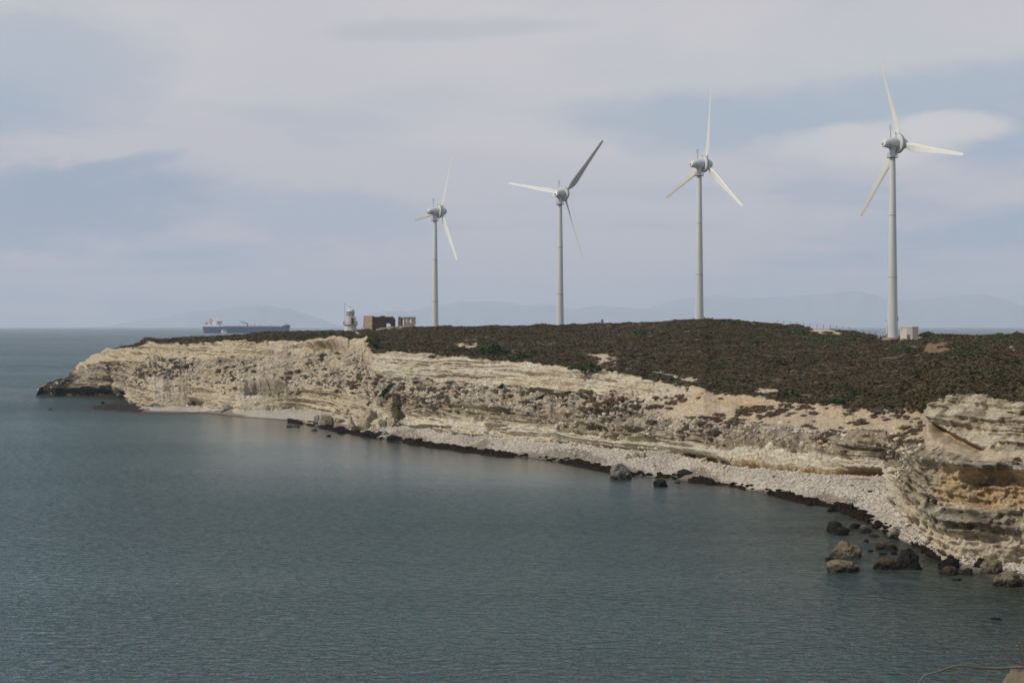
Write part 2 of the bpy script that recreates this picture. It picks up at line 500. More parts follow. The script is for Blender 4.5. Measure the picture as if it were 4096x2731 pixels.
D_U = line((140, 680), (158, 676), (278, 678), (345, 678), (399, 674), (455, 664), (507, 630), (589, 592), (755, 588), (895, 566), (1100, 556), (1287, 546),
           (1455, 530), (1505, 464), (1694, 450), (1848, 438), (1965, 428), (2082, 415), (2239, 401), (2363, 392), (2478, 382),
           (2670, 365), (2732, 360), (2813, 352), (2900, 345), (3100, 333), (3411, 316), (3690, 298), (3710, 231), (3813, 225),
           (3885, 221), (3980, 217), (4096, 214), (5200, 184))
L_T = line((140, 1590), (158, 1546), (217, 1524), (278, 1510), (292, 1490), (318, 1464), (343, 1458), (347, 1441), (367, 1425), (399, 1411), (427, 1396),
           (488, 1394), (566, 1382), (575, 1374), (589, 1367), (647, 1375), (755, 1373), (895, 1366), (1035, 1368), (1082, 1361),
           (1200, 1366), (1287, 1354), (1474, 1352), (1512, 1412), (1600, 1428), (1750, 1428), (1895, 1433), (1989, 1440),
           (2129, 1452), (2335, 1474), (2430, 1479), (2526, 1502), (2607, 1525), (2717, 1541), (2789, 1550), (2861, 1576),
           (2980, 1582), (3100, 1606), (3239, 1618), (3411, 1635), (3598, 1638), (3694, 1650), (3708, 1640), (3717, 1611), (3813, 1584),
           (3933, 1579), (3980, 1600), (4096, 1607), (5200, 1660))
D_T = line((140, 684), (158, 682), (278, 690), (399, 684), (455, 668), (507, 645), (589, 600), (755, 592), (895, 572), (1035, 562), (1200, 560), (1287, 550),
           (1474, 540), (1512, 470), (1600, 462), (1750, 448), (1989, 430), (2129, 417), (2335, 399), (2526, 384), (2717, 366),
           (2861, 351), (3100, 336), (3411, 319), (3694, 301), (3704, 262), (3717, 235), (3813, 231), (3933, 227), (3980, 224), (4096, 221),
           (5200, 190))
L_C = line((140, 1590), (158, 1547), (217, 1525), (278, 1511), (292, 1491), (318, 1465), (343, 1459), (347, 1442), (367, 1426), (399, 1412), (427, 1397),
           (488, 1395), (566, 1384), (575, 1377), (589, 1366), (685, 1358), (792, 1350), (942, 1343), (1059, 1333), (1200, 1330), (1360, 1327), (1450, 1325),
           (1600, 1316), (1660, 1309), (1740, 1309), (1900, 1307), (2240, 1304), (2400, 1299), (2525, 1296), (2650, 1289), (2797, 1279),
           (2930, 1284), (3100, 1298), (3300, 1318), (3400, 1331), (3500, 1350), (3570, 1351), (3640, 1347), (3700, 1342), (3900, 1345), (4096, 1341), (5200, 1345))
D_C = line((140, 690), (278, 696), (399, 700), (507, 672), (589, 640), (685, 670), (792, 710), (942, 740), (1059, 770), (1200, 800), (1360, 830), (1600, 830),
           (1660, 760), (1740, 720), (1900, 660), (2240, 640), (2797, 650), (2930, 650), (3100, 630), (3300, 605), (3400, 590),
           (3570, 548), (3700, 560), (3900, 540), (4096, 520), (5200, 460))

def ip(l, x):
    return np.interp(x, l[0], l[1])

def jit(x, seed, amp, f=0.02):
    return amp * fbm(x * f, 0 * x + seed * 3.1, 0 * x, 5, seed)

def lines_at(x):
    """(y, D) of every surveyed line at photo columns x"""
    land = sstep(150, 175, x)
    yW = ip(L_W, x); yW = yW + jit(x, 1, 5) * land * ((yW - EY) / 650.0) ** 1.5; DW = sea_D(yW)
    yB = ip(L_B, x); DB = (EYE - ip(ZB, x)) * F / (yB - EY); yB = yB + jit(x, 2, 5) * land
    DB = np.maximum(DB, DW + 0.6)
    yL = ip(L_L, x) + jit(x, 3, 22) * land * sstep(480, 600, x); DL = np.maximum(ip(D_L, x), DB + 1.5)
    yU = ip(L_U, x) + jit(x, 4, 16) * land * sstep(300, 600, x); DU = ip(D_U, x)
    yT = ip(L_T, x) + jit(x, 5, 13, 0.03) * land; DT = ip(D_T, x)
    yU = np.maximum(yU, yT + 3)
    yC = ip(L_C, x); DC = np.maximum(ip(D_C, x), DT + 8)
    return [(yW, DW), (yB, DB), (yL, DL), (yU, DU), (yT, DT), (yC, DC)]

def zof(y, D):
    return EYE - (y - EY) / F * D

def ground_noise(X, Y):
    return 0.9 * fbm(X * 0.03, Y * 0.03, 0 * X, 3, 41) + 0.25 * fbm(X * 0.16, Y * 0.16, 0 * X, 3, 43)

def behind(DT, DC, zC, D):
    t = np.clip((D - DC) / 170.0, 0, None)
    return zC - 5.5 * sstep(0, 0.55, t) - 22.0 * sstep(0.55, 1.25, t)

def plateau_z(X, Y):
    """height of the plateau over world X, Y (also behind the crest)"""
    X = np.atleast_1d(np.asarray(X, float)); Y = np.atleast_1d(np.asarray(Y, float))
    x = CX + F * X / Y
    W, B, Lw, U, T, C = lines_at(x)
    zT, zC = zof(*T), zof(*C)
    t = np.clip((Y - T[1]) / (C[1] - T[1]), 0, 1)
    z = zT + (zC - zT) * t
    z = np.where(Y > C[1], behind(T[1], C[1], zC, Y), z)
    amp = np.minimum(sstep(0, 14, Y - T[1]), sstep(480, 620, x))
    return z + ground_noise(X, Y) * amp * (1 - 0.7 * sstep(0.7, 1.0, t))

xs = np.concatenate([np.arange(140, 600, 2.0), np.arange(600, 4130, 2.55), np.arange(4140, 5200, 14)])
LN = lines_at(xs)
SHORE = np.stack([(xs - CX) / F * LN[0][1], LN[0][1]], -1)

def build_headland():
    nx = len(xs)
    (yW, DW), (yB, DB), (yL, DL), (yU, DU), (yT, DT), (yC, DC) = LN
    zW, zB, zL, zU, zT, zC = (zof(a, b) for a, b in LN)
    zW = np.zeros(nx)
    segs = [('S', 6), ('B', 64), ('L', 96), ('U', 110), ('T', 96), ('C', 190), ('K', 26)]
    Ds, Zs, Ss, Ts = [], [], [], []
    prev = (DW - 5, zW - 2.5)
    seq = {'S': (DW, zW), 'B': (DB, zB), 'L': (DL, zL), 'U': (DU, zU), 'T': (DT, zT), 'C': (DC, zC)}
    for si, (k, n) in enumerate(segs):
        t = np.linspace(0, 1, n, endpoint=False) if k != 'K' else np.linspace(0, 1, n)
        if k == 'C':
            t = t ** 1.25
        tt = t[:, None]
        if k == 'K':
            D = DC[None] + tt * 230
            z = behind(DT[None], DC[None], zC[None], D)
        else:
            D1, z1 = seq[k]
            D = prev[0][None] * (1 - tt) + D1[None] * tt
            z = prev[1][None] * (1 - tt) + z1[None] * tt
            if k == 'L':      # steep lower cliff: rises first, then leans back
                z = prev[1][None] + (z1 - prev[1])[None] * tt ** 0.9
            prev = (D1, z1)
        Ds.append(D); Zs.append(z); Ss.append(np.full_like(D, si)); Ts.append(tt + 0 * D)
    D = np.concatenate(Ds); Z = np.concatenate(Zs); S = np.concatenate(Ss); T = np.concatenate(Ts)
    X = (xs - CX)[None] / F * D
    xx = np.broadcast_to(xs[None], D.shape)
    yy = EY + (EYE - Z) * F / D
    V = np.stack([X, D, Z], -1)
    # base normals
    du = np.gradient(V, axis=1); dv = np.gradient(V, axis=0)
    N = np.cross(du, dv)
    N /= np.linalg.norm(N, axis=-1, keepdims=True) + 1e-9
    # keep displacement away from folded columns: blend to the general cliff direction
    G = np.array([-0.86, -0.46, 0.22]); G /= np.linalg.norm(G)
    steep = 1 - sstep(0.55, 0.95, np.abs(N[..., 2]))
    N = N * 0.45 + G * 0.55 * steep[..., None] + np.array([0, 0, 1.0]) * 0.55 * (1 - steep)[..., None]
    # the right-hand outcrop faces the viewer: push its relief straight out of that face
    G2 = np.array([-0.50, -0.84, 0.20]); G2 /= np.linalg.norm(G2)
    oq = sstep(3540, 3620, xx)[..., None]
    N = N * (1 - oq) + G2 * oq
    N /= np.linalg.norm(N, axis=-1, keepdims=True)
    x_, y_, z_ = V[..., 0], V[..., 1], V[..., 2]
    seg = lambda *i: np.isin(S, i)
    # masks -------------------------------------------------------------
    cliffU = np.where(S == 4, 1.0, 0.0) * (1 - sstep(2650, 2800, xx) * (1 - sstep(3690, 3715, xx)))
    cliffU = np.maximum(cliffU, np.where(S == 3, sstep(0.93, 1.0, T), 0) * 0.6)
    cliffL = np.where(S == 2, 1.0, 0.0)
    talus = np.where(S == 3, 1.0, 0.0)
    beach = np.where(S <= 1, 1.0, 0.0)
    plat = np.where(S >= 5, 1.0, 0.0)
    outcrop = sstep(3560, 3640, xx)
    cape = 1 - sstep(470, 520, xx)
    sand = talus * sstep(2560, 2800, xx + 60 * T) * (1 - sstep(3640, 3720, xx)) * sstep(0.16, 0.42, T)
    sand = np.maximum(sand, np.where(S == 4, 1.0, 0) * sstep(2680, 2830, xx) * (1 - sstep(3660, 3705, xx)))
    sand = np.maximum(sand, talus * outcrop * sstep(0.25, 0.5, T) * 0.9)
    # relief -----------------------------------------------------------
    warp = fbm(x_ * 0.035, y_ * 0.035, z_ * 0.05, 3, 3)
    zs = z_ + 0.9 * warp + 0.012 * x_
    st1 = vnoise(zs * 1.25, x_ * 0.02, y_ * 0.02, 5)
    st2 = vnoise(zs * 2.6, x_ * 0.05, y_ * 0.05, 7)
    st3 = vnoise(zs * 5.5, x_ * 0.12, y_ * 0.12, 8)
    strata = np.tanh(st1 * 5) * 0.5 + np.tanh(st2 * 6) * 0.34 + np.tanh(st3 * 4) * 0.16
    big = fbm(x_ * 0.07, y_ * 0.07, z_ * 0.10, 3, 21)
    mid = fbm(x_ * 0.30, y_ * 0.30, z_ * 0.42, 4, 23)
    rid = fbm(x_ * 0.55, y_ * 0.55, z_ * 0.8, 4, 29, ridged=True)
    fin = fbm(x_ * 1.7, y_ * 1.7, z_ * 2.3, 4, 31)
    blk = vnoise(x_ * 0.28 + warp * 3, y_ * 0.28 + z_ * 0.05, z_ * 0.11, 33)           # vertical buttresses
    crk = np.clip(1 - np.abs(vnoise(x_ * 0.22 + 5, y_ * 0.22, z_ * 0.035 + warp, 37)) * 9, 0, 1)
    lob = fbm(x_ * 0.8, y_ * 0.8, z_ * 0.8, 3, 39)
    def cells(len_s, len_z, seed):
        sa = y_ * 0.9 - x_ * 0.4 + 0.5 * warp
        lay = np.floor(zs / len_z)
        sh = hash3(lay.astype(np.int32), 0 * lay.astype(np.int32), 0 * lay.astype(np.int32) + 5, seed)
        cl = np.floor(sa / len_s + sh * 7)
        return hash3(cl.astype(np.int32), lay.astype(np.int32), 0 * lay.astype(np.int32), seed + 1) * 2 - 1
    bl1 = cells(4.2, 1.25, 201); bl2 = cells(1.7, 0.55, 203)
    big = big * (1 - 0.5 * outcrop)
    edge = np.where(S == 4, 1 - sstep(0.86, 1.0, T), 1.0)
    near = np.clip(300.0 / D, 0.45, 1.0)
    d = cliffU * (0.30 * bl1 + 0.16 * bl2 + 0.50 * strata + 0.55 * blk + 1.0 * big + 0.45 * mid - 0.5 * crk + 0.18 * fin)
    d += cliffL * ((0.42 * bl1 + 0.26 * bl2 + 0.75 * strata + 0.9 * big + 0.8 * mid + 0.42 * rid + 0.35 * blk + 0.25 * fin))
    d += talus * (1 - sand) * (0.9 * big + 0.65 * mid + 0.35 * rid + 0.3 * np.maximum(lob, 0) + 0.22 * fin + 0.35 * strata + 0.22 * bl1 + 0.18 * bl2)
    d += sand * (0.5 * big + 0.16 * mid + 0.05 * fin)
    d += beach * np.where(S == 1, 1.0, 0) * np.minimum(1, 3 * T) * (0.14 * mid + 0.07 * fin)
    # dents: hollows and undercuts that the photograph shows (photo x, y, half width, half height, metres)
    for (cx, cy, rx, ry, dep) in [(1085, 1560, 125, 34, 4.0), (1300, 1385, 190, 20, 3.5), (2150, 1566, 70, 12, 3.2), (2330, 1566, 28, 6, 2.0),
                                  (2590, 1596, 60, 7, 2.0), (1515, 1508, 16, 10, 3.0), (3990, 1960, 190, 95, 2.6),
                                  (360, 1568, 26, 18, 4.0), (420, 1563, 18, 16, 3.5), (490, 1585, 14, 22, 4.0), (240, 1575, 30, 14, 1.5),
                                  (640, 1468, 70, 14, 1.5), (760, 1610, 50, 12, 2.0), (1745, 1708, 60, 9, 1.8), (1960, 1700, 70, 10, 1.4)]:
        q = ((xx - cx) / rx + 0.12 * mid) ** 2 + ((yy - cy) / ry + 0.4 * big + 0.12 * mid) ** 2
        d -= dep * sstep(0, 0.75, 1.05 - q) * (1 - plat)
    yu = yy - yU[None]
    uc = sstep(-8, 4, yu + 10 * big) * (1 - sstep(14, 60, yu)) * (1 - plat)
    d -= 2.6 * uc * sstep(3712, 3740, xx) * (1 - sstep(3880, 3960, xx))
    d -= 1.7 * sstep(-5, 3, yu) * (1 - sstep(6, 26, yu)) * sstep(-0.05, 0.3, big + 0.5 * blk) * sstep(1500, 1560, xx) * (1 - sstep(2640, 2740, xx)) * (1 - plat)
    d += outcrop * cliffL * (0.55 * rid + 0.4 * mid + 0.35 * fin) + outcrop * cliffU * (0.45 * strata + 0.35 * mid + 0.2 * fin)
    # undercut ochre slot at the foot of the lower white band
    slot = cliffL * np.exp(-((T - 0.06) / 0.06) ** 2) * sstep(2700, 2760, xx) * (1 - sstep(3540, 3565, xx))
    d -= 2.0 * slot
    d += cliffL * np.exp(-((T - 0.24) / 0.12) ** 2) * 0.8 * sstep(1900, 2100, xx) * (1 - outcrop)   # white band stands proud
    # outcrop: overhanging dark ledges
    d += outcrop * cliffL * sstep(3640, 3760, xx) * (1.2 * np.exp(-((T - 0.36) / 0.12) ** 2) + 1.6 * np.exp(-((T - 0.97) / 0.05) ** 2))
    fade = np.where(S == 4, edge * 0.8 + 0.2, 1.0) * sstep(142, 175, xx)
    d = d * fade * (1 - plat)
    V = V + N * d[..., None]
    # plateau: same height function that everything standing on it uses
    amp = np.minimum(sstep(0, 14, D - DT[None]), sstep(480, 620, xx))
    tC = np.where(S == 5, T, 1.0)
    gz = ground_noise(x_, y_) * amp * (1 - 0.7 * sstep(0.7, 1.0, tC)) + 0.22 * fin * sstep(0, 3, D - DT[None])
    V[..., 2] += np.where(plat > 0, gz, 0)
    # colours -----------------------------------------------------------
    def C(*c): return np.array(c)
    def mixc(A, Bc, f): return A * (1 - f[..., None]) + Bc * f[..., None]
    v1 = fbm(x_ * 0.12, y_ * 0.12, z_ * 0.3, 4, 51)
    v2 = fbm(x_ * 0.6, y_ * 0.6, z_ * 1.2, 4, 53)
    v3 = fbm(x_ * 0.05, y_ * 0.05, z_ * 0.12, 3, 57)
    base = np.broadcast_to(C(0.50, 0.415, 0.285), V.shape).copy()
    base = mixc(base, C(0.60, 0.53, 0.39), np.clip(0.45 + 1.2 * v1, 0, 1))
    # upper cliff: whiter, with thin grey-brown bedding lines
    base = mixc(base, C(0.64, 0.58, 0.455), cliffU * np.clip(0.55 + 0.9 * v1, 0, 1) * sstep(1450, 1560, xx))
    base = mixc(base, C(0.34, 0.27, 0.17), np.clip(st3 * 1.6 - 0.45, 0, 0.75) * (cliffU * 0.8 + cliffL * 0.5))
    base = mixc(base, C(0.57, 0.47, 0.32), cliffU * (1 - sstep(1450, 1560, xx)) * 0.5)
    # talus: greyer and speckled
    base = mixc(base, C(0.36, 0.30, 0.22), talus * (1 - sand) * np.clip(0.65 + 0.8 * v2, 0, 1))
    base = mixc(base, C(0.17, 0.135, 0.098), talus * (1 - sand) * np.clip(v2 * 2.0 + v1 * 0.9 + 0.05, 0, 0.85))
    base = mixc(base, C(0.36, 0.17, 0.075), talus * np.clip(fbm(x_ * 0.09, y_ * 0.09, z_ * 0.2, 3, 61) * 3 - 0.95, 0, 0.6))
    # slumped sand with streaks running down the slope
    stk = fbm((x_ * 0.86 + y_ * 0.5) * 0.45, z_ * 0.05, 0 * z_, 4, 63)
    scol = mixc(np.broadcast_to(C(0.52, 0.405, 0.265), V.shape), C(0.53, 0.36, 0.21), np.clip(stk * 1.6 + 0.6 * v3 - 0.1, 0, 0.85))
    base = mixc(base, scol, sand * 0.95)
    # lower cliff: grey rough upper half, white band below
    rough = cliffL * sstep(0.42, 0.60, T + 0.12 * v1) * sstep(1480, 1600, xx) * (1 - outcrop)
    rough = np.maximum(rough, talus * (1 - sstep(0.12, 0.4, T + 0.15 * v1)) * sstep(1900, 2300, xx) * (1 - outcrop) * 0.8)
    base = mixc(base, C(0.235, 0.19, 0.13), rough * np.clip(0.72 + 0.9 * v2, 0, 1))
    base = mixc(base, C(0.12, 0.095, 0.07), rough * np.clip(v2 * 2.4 + v1 - 0.7 * rid, 0, 0.85) * sstep(1900, 2700, xx))  # random blotches, plus pocket shade painted into recesses of the ridged relief
    wband = cliffL * (1 - sstep(0.40, 0.55, T + 0.12 * v1)) * sstep(1500, 1620, xx) * (1 - outcrop)
    base = mixc(base, C(0.63, 0.565, 0.43), wband * 0.85)
    base = mixc(base, C(0.46, 0.28, 0.075), np.clip(slot * 2.2, 0, 1) * 0.9)
    base = mixc(base, C(0.16, 0.10, 0.04), np.clip(slot * 2 * np.clip(v2 * 3, 0, 1), 0, 0.8))
    # outcrop colours
    oc = outcrop
    base = mixc(base, C(0.50, 0.435, 0.315), oc * cliffU * np.clip(0.7 + v1, 0, 1))
    base = mixc(base, C(0.26, 0.205, 0.13), oc * cliffU * np.clip(v2 * 2.2 + 0.8 * v1 + 0.15, 0, 0.85))
    tanf = oc * cliffL * sstep(0.5, 0.58, T + 0.07 * v1) * (1 - sstep(0.9, 0.95, T)) * sstep(3700, 3800, xx + 60 * v1)
    base = mixc(base, C(0.50, 0.37, 0.205), tanf)
    base = mixc(base, C(0.48, 0.32, 0.18), tanf * np.clip(v1 * 2.5 - 0.4, 0, 0.6))
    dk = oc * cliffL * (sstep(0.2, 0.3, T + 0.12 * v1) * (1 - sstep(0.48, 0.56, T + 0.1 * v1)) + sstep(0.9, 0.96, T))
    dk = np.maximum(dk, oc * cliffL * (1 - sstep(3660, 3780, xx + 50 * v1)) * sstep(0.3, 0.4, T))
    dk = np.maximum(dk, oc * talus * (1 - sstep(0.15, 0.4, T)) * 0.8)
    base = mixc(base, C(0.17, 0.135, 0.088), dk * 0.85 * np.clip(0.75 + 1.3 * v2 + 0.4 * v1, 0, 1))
    base = mixc(base, C(0.052, 0.046, 0.033), dk * np.clip(v2 * 2.6 + v1 * 0.8 - 0.9 * rid, 0, 0.9))  # blotches; hollows of the ridged relief also darkened, shade put into the colour
    # sea-blackened foot of the cape and of the shore rocks
    blackf = (1 - sstep(255, 330, xx + 60 * v1)) * sstep(1498, 1512, yy)
    blackf = np.maximum(blackf, cape * sstep(1536, 1566, yy + 25 * v1))
    base = mixc(base, C(0.028, 0.026, 0.020), np.clip(blackf, 0, 1) * 0.95)
    base = mixc(base, C(0.035, 0.03, 0.023), (1 - sstep(0.0, 0.55, V[..., 2] + 0.25 * v1)) * (1 - beach))
    # beach: pale pebbles, wet grey-brown sand patches towards the water
    bcol = mixc(np.broadcast_to(C(0.42, 0.365, 0.29), V.shape), C(0.50, 0.45, 0.37), np.clip(0.5 + v2, 0, 1))
    wetp = np.clip(2.0 * fbm(x_ * 0.10, y_ * 0.045, 0 * z_, 4, 71) + 1.05 - 1.7 * T, 0, 1)
    bcol = mixc(bcol, C(0.205, 0.160, 0.118), sstep(0.35, 0.6, wetp) * 0.9)
    bcol = mixc(bcol, C(0.45, 0.30, 0.10), sstep(0.86, 1.0, T) * sstep(2720, 2760, xx) * 0.7 * np.clip(0.6 + v2, 0, 1))
    bcol = mixc(bcol, C(0.05, 0.036, 0.028), 1 - sstep(-0.1, 0.35, V[..., 2]))
    bcol = mixc(bcol, C(0.03, 0.027, 0.021), 1 - sstep(500, 545, xx + 20 * v1))
    base = np.where((beach > 0)[..., None], bcol, base)
    # plateau soil with bare sand where the photograph shows it
    soil = mixc(np.broadcast_to(C(0.105, 0.082, 0.055), V.shape), C(0.20, 0.155, 0.10), np.clip(v2 * 1.2, 0, 1))
    rimf = plat * (1 - sstep(1.0, 7.0, D - DT[None] + 3.5 * v1))
    soil = mixc(soil, C(0.50, 0.40, 0.26), rimf)
    bare = np.zeros_like(D)
    for (cx, cy, rx, ry, sl) in BARE:
        q = ((xx - cx) / rx) ** 2 + ((yy - cy - (xx - cx) * sl) / ry) ** 2
        bare = np.maximum(bare, 1 - sstep(0.55, 1.15, q + 0.5 * v2))
    right = sstep(3700, 4000, xx) * np.clip(v2 * 2.2 - 0.35, 0, 1) * 0.8
    bare = np.maximum(bare, right * plat)
    soil = mixc(soil, C(0.54, 0.44, 0.30), bare)
    dry = np.clip(1.3 - (((xx - 3735) / 150) ** 2 + ((yy - 1402) / 30) ** 2), 0, 1) * plat
    soil = mixc(soil, C(0.25, 0.145, 0.07), dry * 0.9)
    base = np.where((plat > 0)[..., None], soil, base)
    base = np.clip(base, 0.01, 0.8)
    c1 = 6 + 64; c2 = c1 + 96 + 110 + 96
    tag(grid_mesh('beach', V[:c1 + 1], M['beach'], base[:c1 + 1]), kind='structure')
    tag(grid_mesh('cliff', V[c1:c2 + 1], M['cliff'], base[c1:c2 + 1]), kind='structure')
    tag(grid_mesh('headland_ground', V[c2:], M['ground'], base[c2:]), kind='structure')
    return dict(V=V, N=N, S=S, T=T, xx=xx, yy=yy, D=D, sand=sand, bare=np.maximum(bare, dry), wetp=sstep(0.35, 0.6, wetp), rim=rimf, outcrop=outcrop, talus=talus, v1=v1)

BARE = [(1868, 1378, 60, 20, 0.12), (2412, 1434, 70, 22, 0.18), (2710, 1508, 105, 13, 0.27), (1428, 1334, 34, 8, 0.05), (3290, 1326, 95, 17, 0.2),
        (3050, 1568, 80, 11, 0.05), (1640, 1412, 120, 18, 0.06), (3640, 1350, 60, 9, 0.0), (4050, 1405, 60, 14, 0.1), (2580, 1488, 30, 4, 0.2)]
TR = build_headland()
build_sea()

def surf(x, y):
    """point of the built surface seen at photo pixel x, y (before relief), with its normal"""
    c = int(np.argmin(np.abs(xs - x)))
    col = TR['yy'][6:-26, c]
    r = int(np.argmin(np.abs(col - y))) + 6
    return TR['V'][r, c], TR['N'][r, c], r, c

# ------------------------------------------------------------------ distant land
def build_hills():
    m = plain('far_land', (0.27, 0.32, 0.36), 0.95, 0.2, 0.002)  # pale bluish tone puts part of the distance haze into the colour
    def ridge(name, prof, D, depth, seed):
        px = np.array([p[0] for p in prof], float); py = np.array([p[1] for p in prof], float)
        n, r = 260, 22
        x = np.linspace(px[0], px[-1], n)
        y = np.interp(x, px, py) - 3.0 * fbm(x * 0.03, 0 * x, 0 * x, 4, seed)
        h = np.maximum((EY - y) / F * D + EYE + 0, -60)
        h0 = -D * D / (2 * REARTH) - 4
        V = np.zeros((r, n, 3))
        for i in range(r):
            t = i / (r - 1)
            k = math.sin(math.pi * min(1, t * 1.0)) ** 0.7 if 0 < t < 1 else 0
            dd = D + (t - 0.5) * depth
            spur = 1 - 0.28 * np.abs(fbm(x * 0.012, 0 * x + t * 3, 0 * x, 4, seed + 5)) * (1 if abs(t - 0.5) > 0.03 else 0)
            V[i, :, 0] = (x - CX) / F * dd
            V[i, :, 1] = dd
            V[i, :, 2] = h0 + (h - h0) * k * (spur if abs(t - 0.5) > 0.03 else 1)
        tag(grid_mesh(name, V, m), kind='structure')
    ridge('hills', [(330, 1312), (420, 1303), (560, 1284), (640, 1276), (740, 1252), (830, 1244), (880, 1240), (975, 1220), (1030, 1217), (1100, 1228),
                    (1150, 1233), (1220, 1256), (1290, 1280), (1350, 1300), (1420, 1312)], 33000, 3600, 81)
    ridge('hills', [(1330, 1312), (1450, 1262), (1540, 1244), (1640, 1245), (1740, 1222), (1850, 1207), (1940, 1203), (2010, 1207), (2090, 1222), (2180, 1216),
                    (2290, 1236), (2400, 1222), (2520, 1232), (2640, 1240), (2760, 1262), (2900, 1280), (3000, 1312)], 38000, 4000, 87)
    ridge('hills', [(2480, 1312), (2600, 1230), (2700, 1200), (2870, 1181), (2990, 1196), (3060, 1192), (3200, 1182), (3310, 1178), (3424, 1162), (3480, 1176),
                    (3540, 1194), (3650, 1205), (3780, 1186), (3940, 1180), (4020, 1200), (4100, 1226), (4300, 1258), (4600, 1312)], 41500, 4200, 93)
build_hills()

# ------------------------------------------------------------------ wind turbines
def blade_mesh():
    st = [(1.25, 0.46, 0.46, 0.0, 0.0), (1.9, 0.46, 0.44, 0.0, 3), (3.0, 0.78, 0.36, 0.25, 16), (4.2, 1.06, 0.25, 0.42, 15), (5.6, 1.07, 0.19, 0.44, 12),
          (8.0, 0.92, 0.15, 0.38, 8), (11.0, 0.74, 0.11, 0.32, 5), (14.5, 0.58, 0.08, 0.27, 3), (18.0, 0.48, 0.06, 0.22, 1), (20.8, 0.39, 0.045, 0.18, 0),
          (21.8, 0.34, 0.035, 0.16, 0), (22.0, 0.16, 0.012, 0.14, 0)]
    n = 20
    vs = []
    for r, hc, ht, off, tw in st:
        for k in range(n):
            a = 2 * math.pi * k / n
            c, s = math.cos(a), math.sin(a)
            if hc > ht * 1.2:
                yy = -off * 1.0 + hc * c          # trailing edge towards -Y
                th = ht * s * (0.55 + 0.45 * c) if c < 0 else ht * s
            else:
                yy, th = hc * c, ht * s
            t = math.radians(tw)
            vs.append((th * math.cos(t) - yy * math.sin(t), th * math.sin(t) + yy * math.cos(t), r))
    m = len(st)
    fs = [(i * n + k, i * n + (k + 1) % n, (i + 1) * n + (k + 1) % n, (i + 1) * n + k) for i in range(m - 1) for k in range(n)]
    fs += [tuple(reversed(range(n))), tuple(range((m - 1) * n, m * n))]
    return vs, fs

def digit_segments(ch):
    return {'0': 'abcdef', '1': 'bc', '2': 'abged', '3': 'abgcd', '4': 'fgbc', '5': 'afgcd', '6': 'afgedc', '7': 'abc', '8': 'abcdefg', '9': 'abcdfg'}[ch]

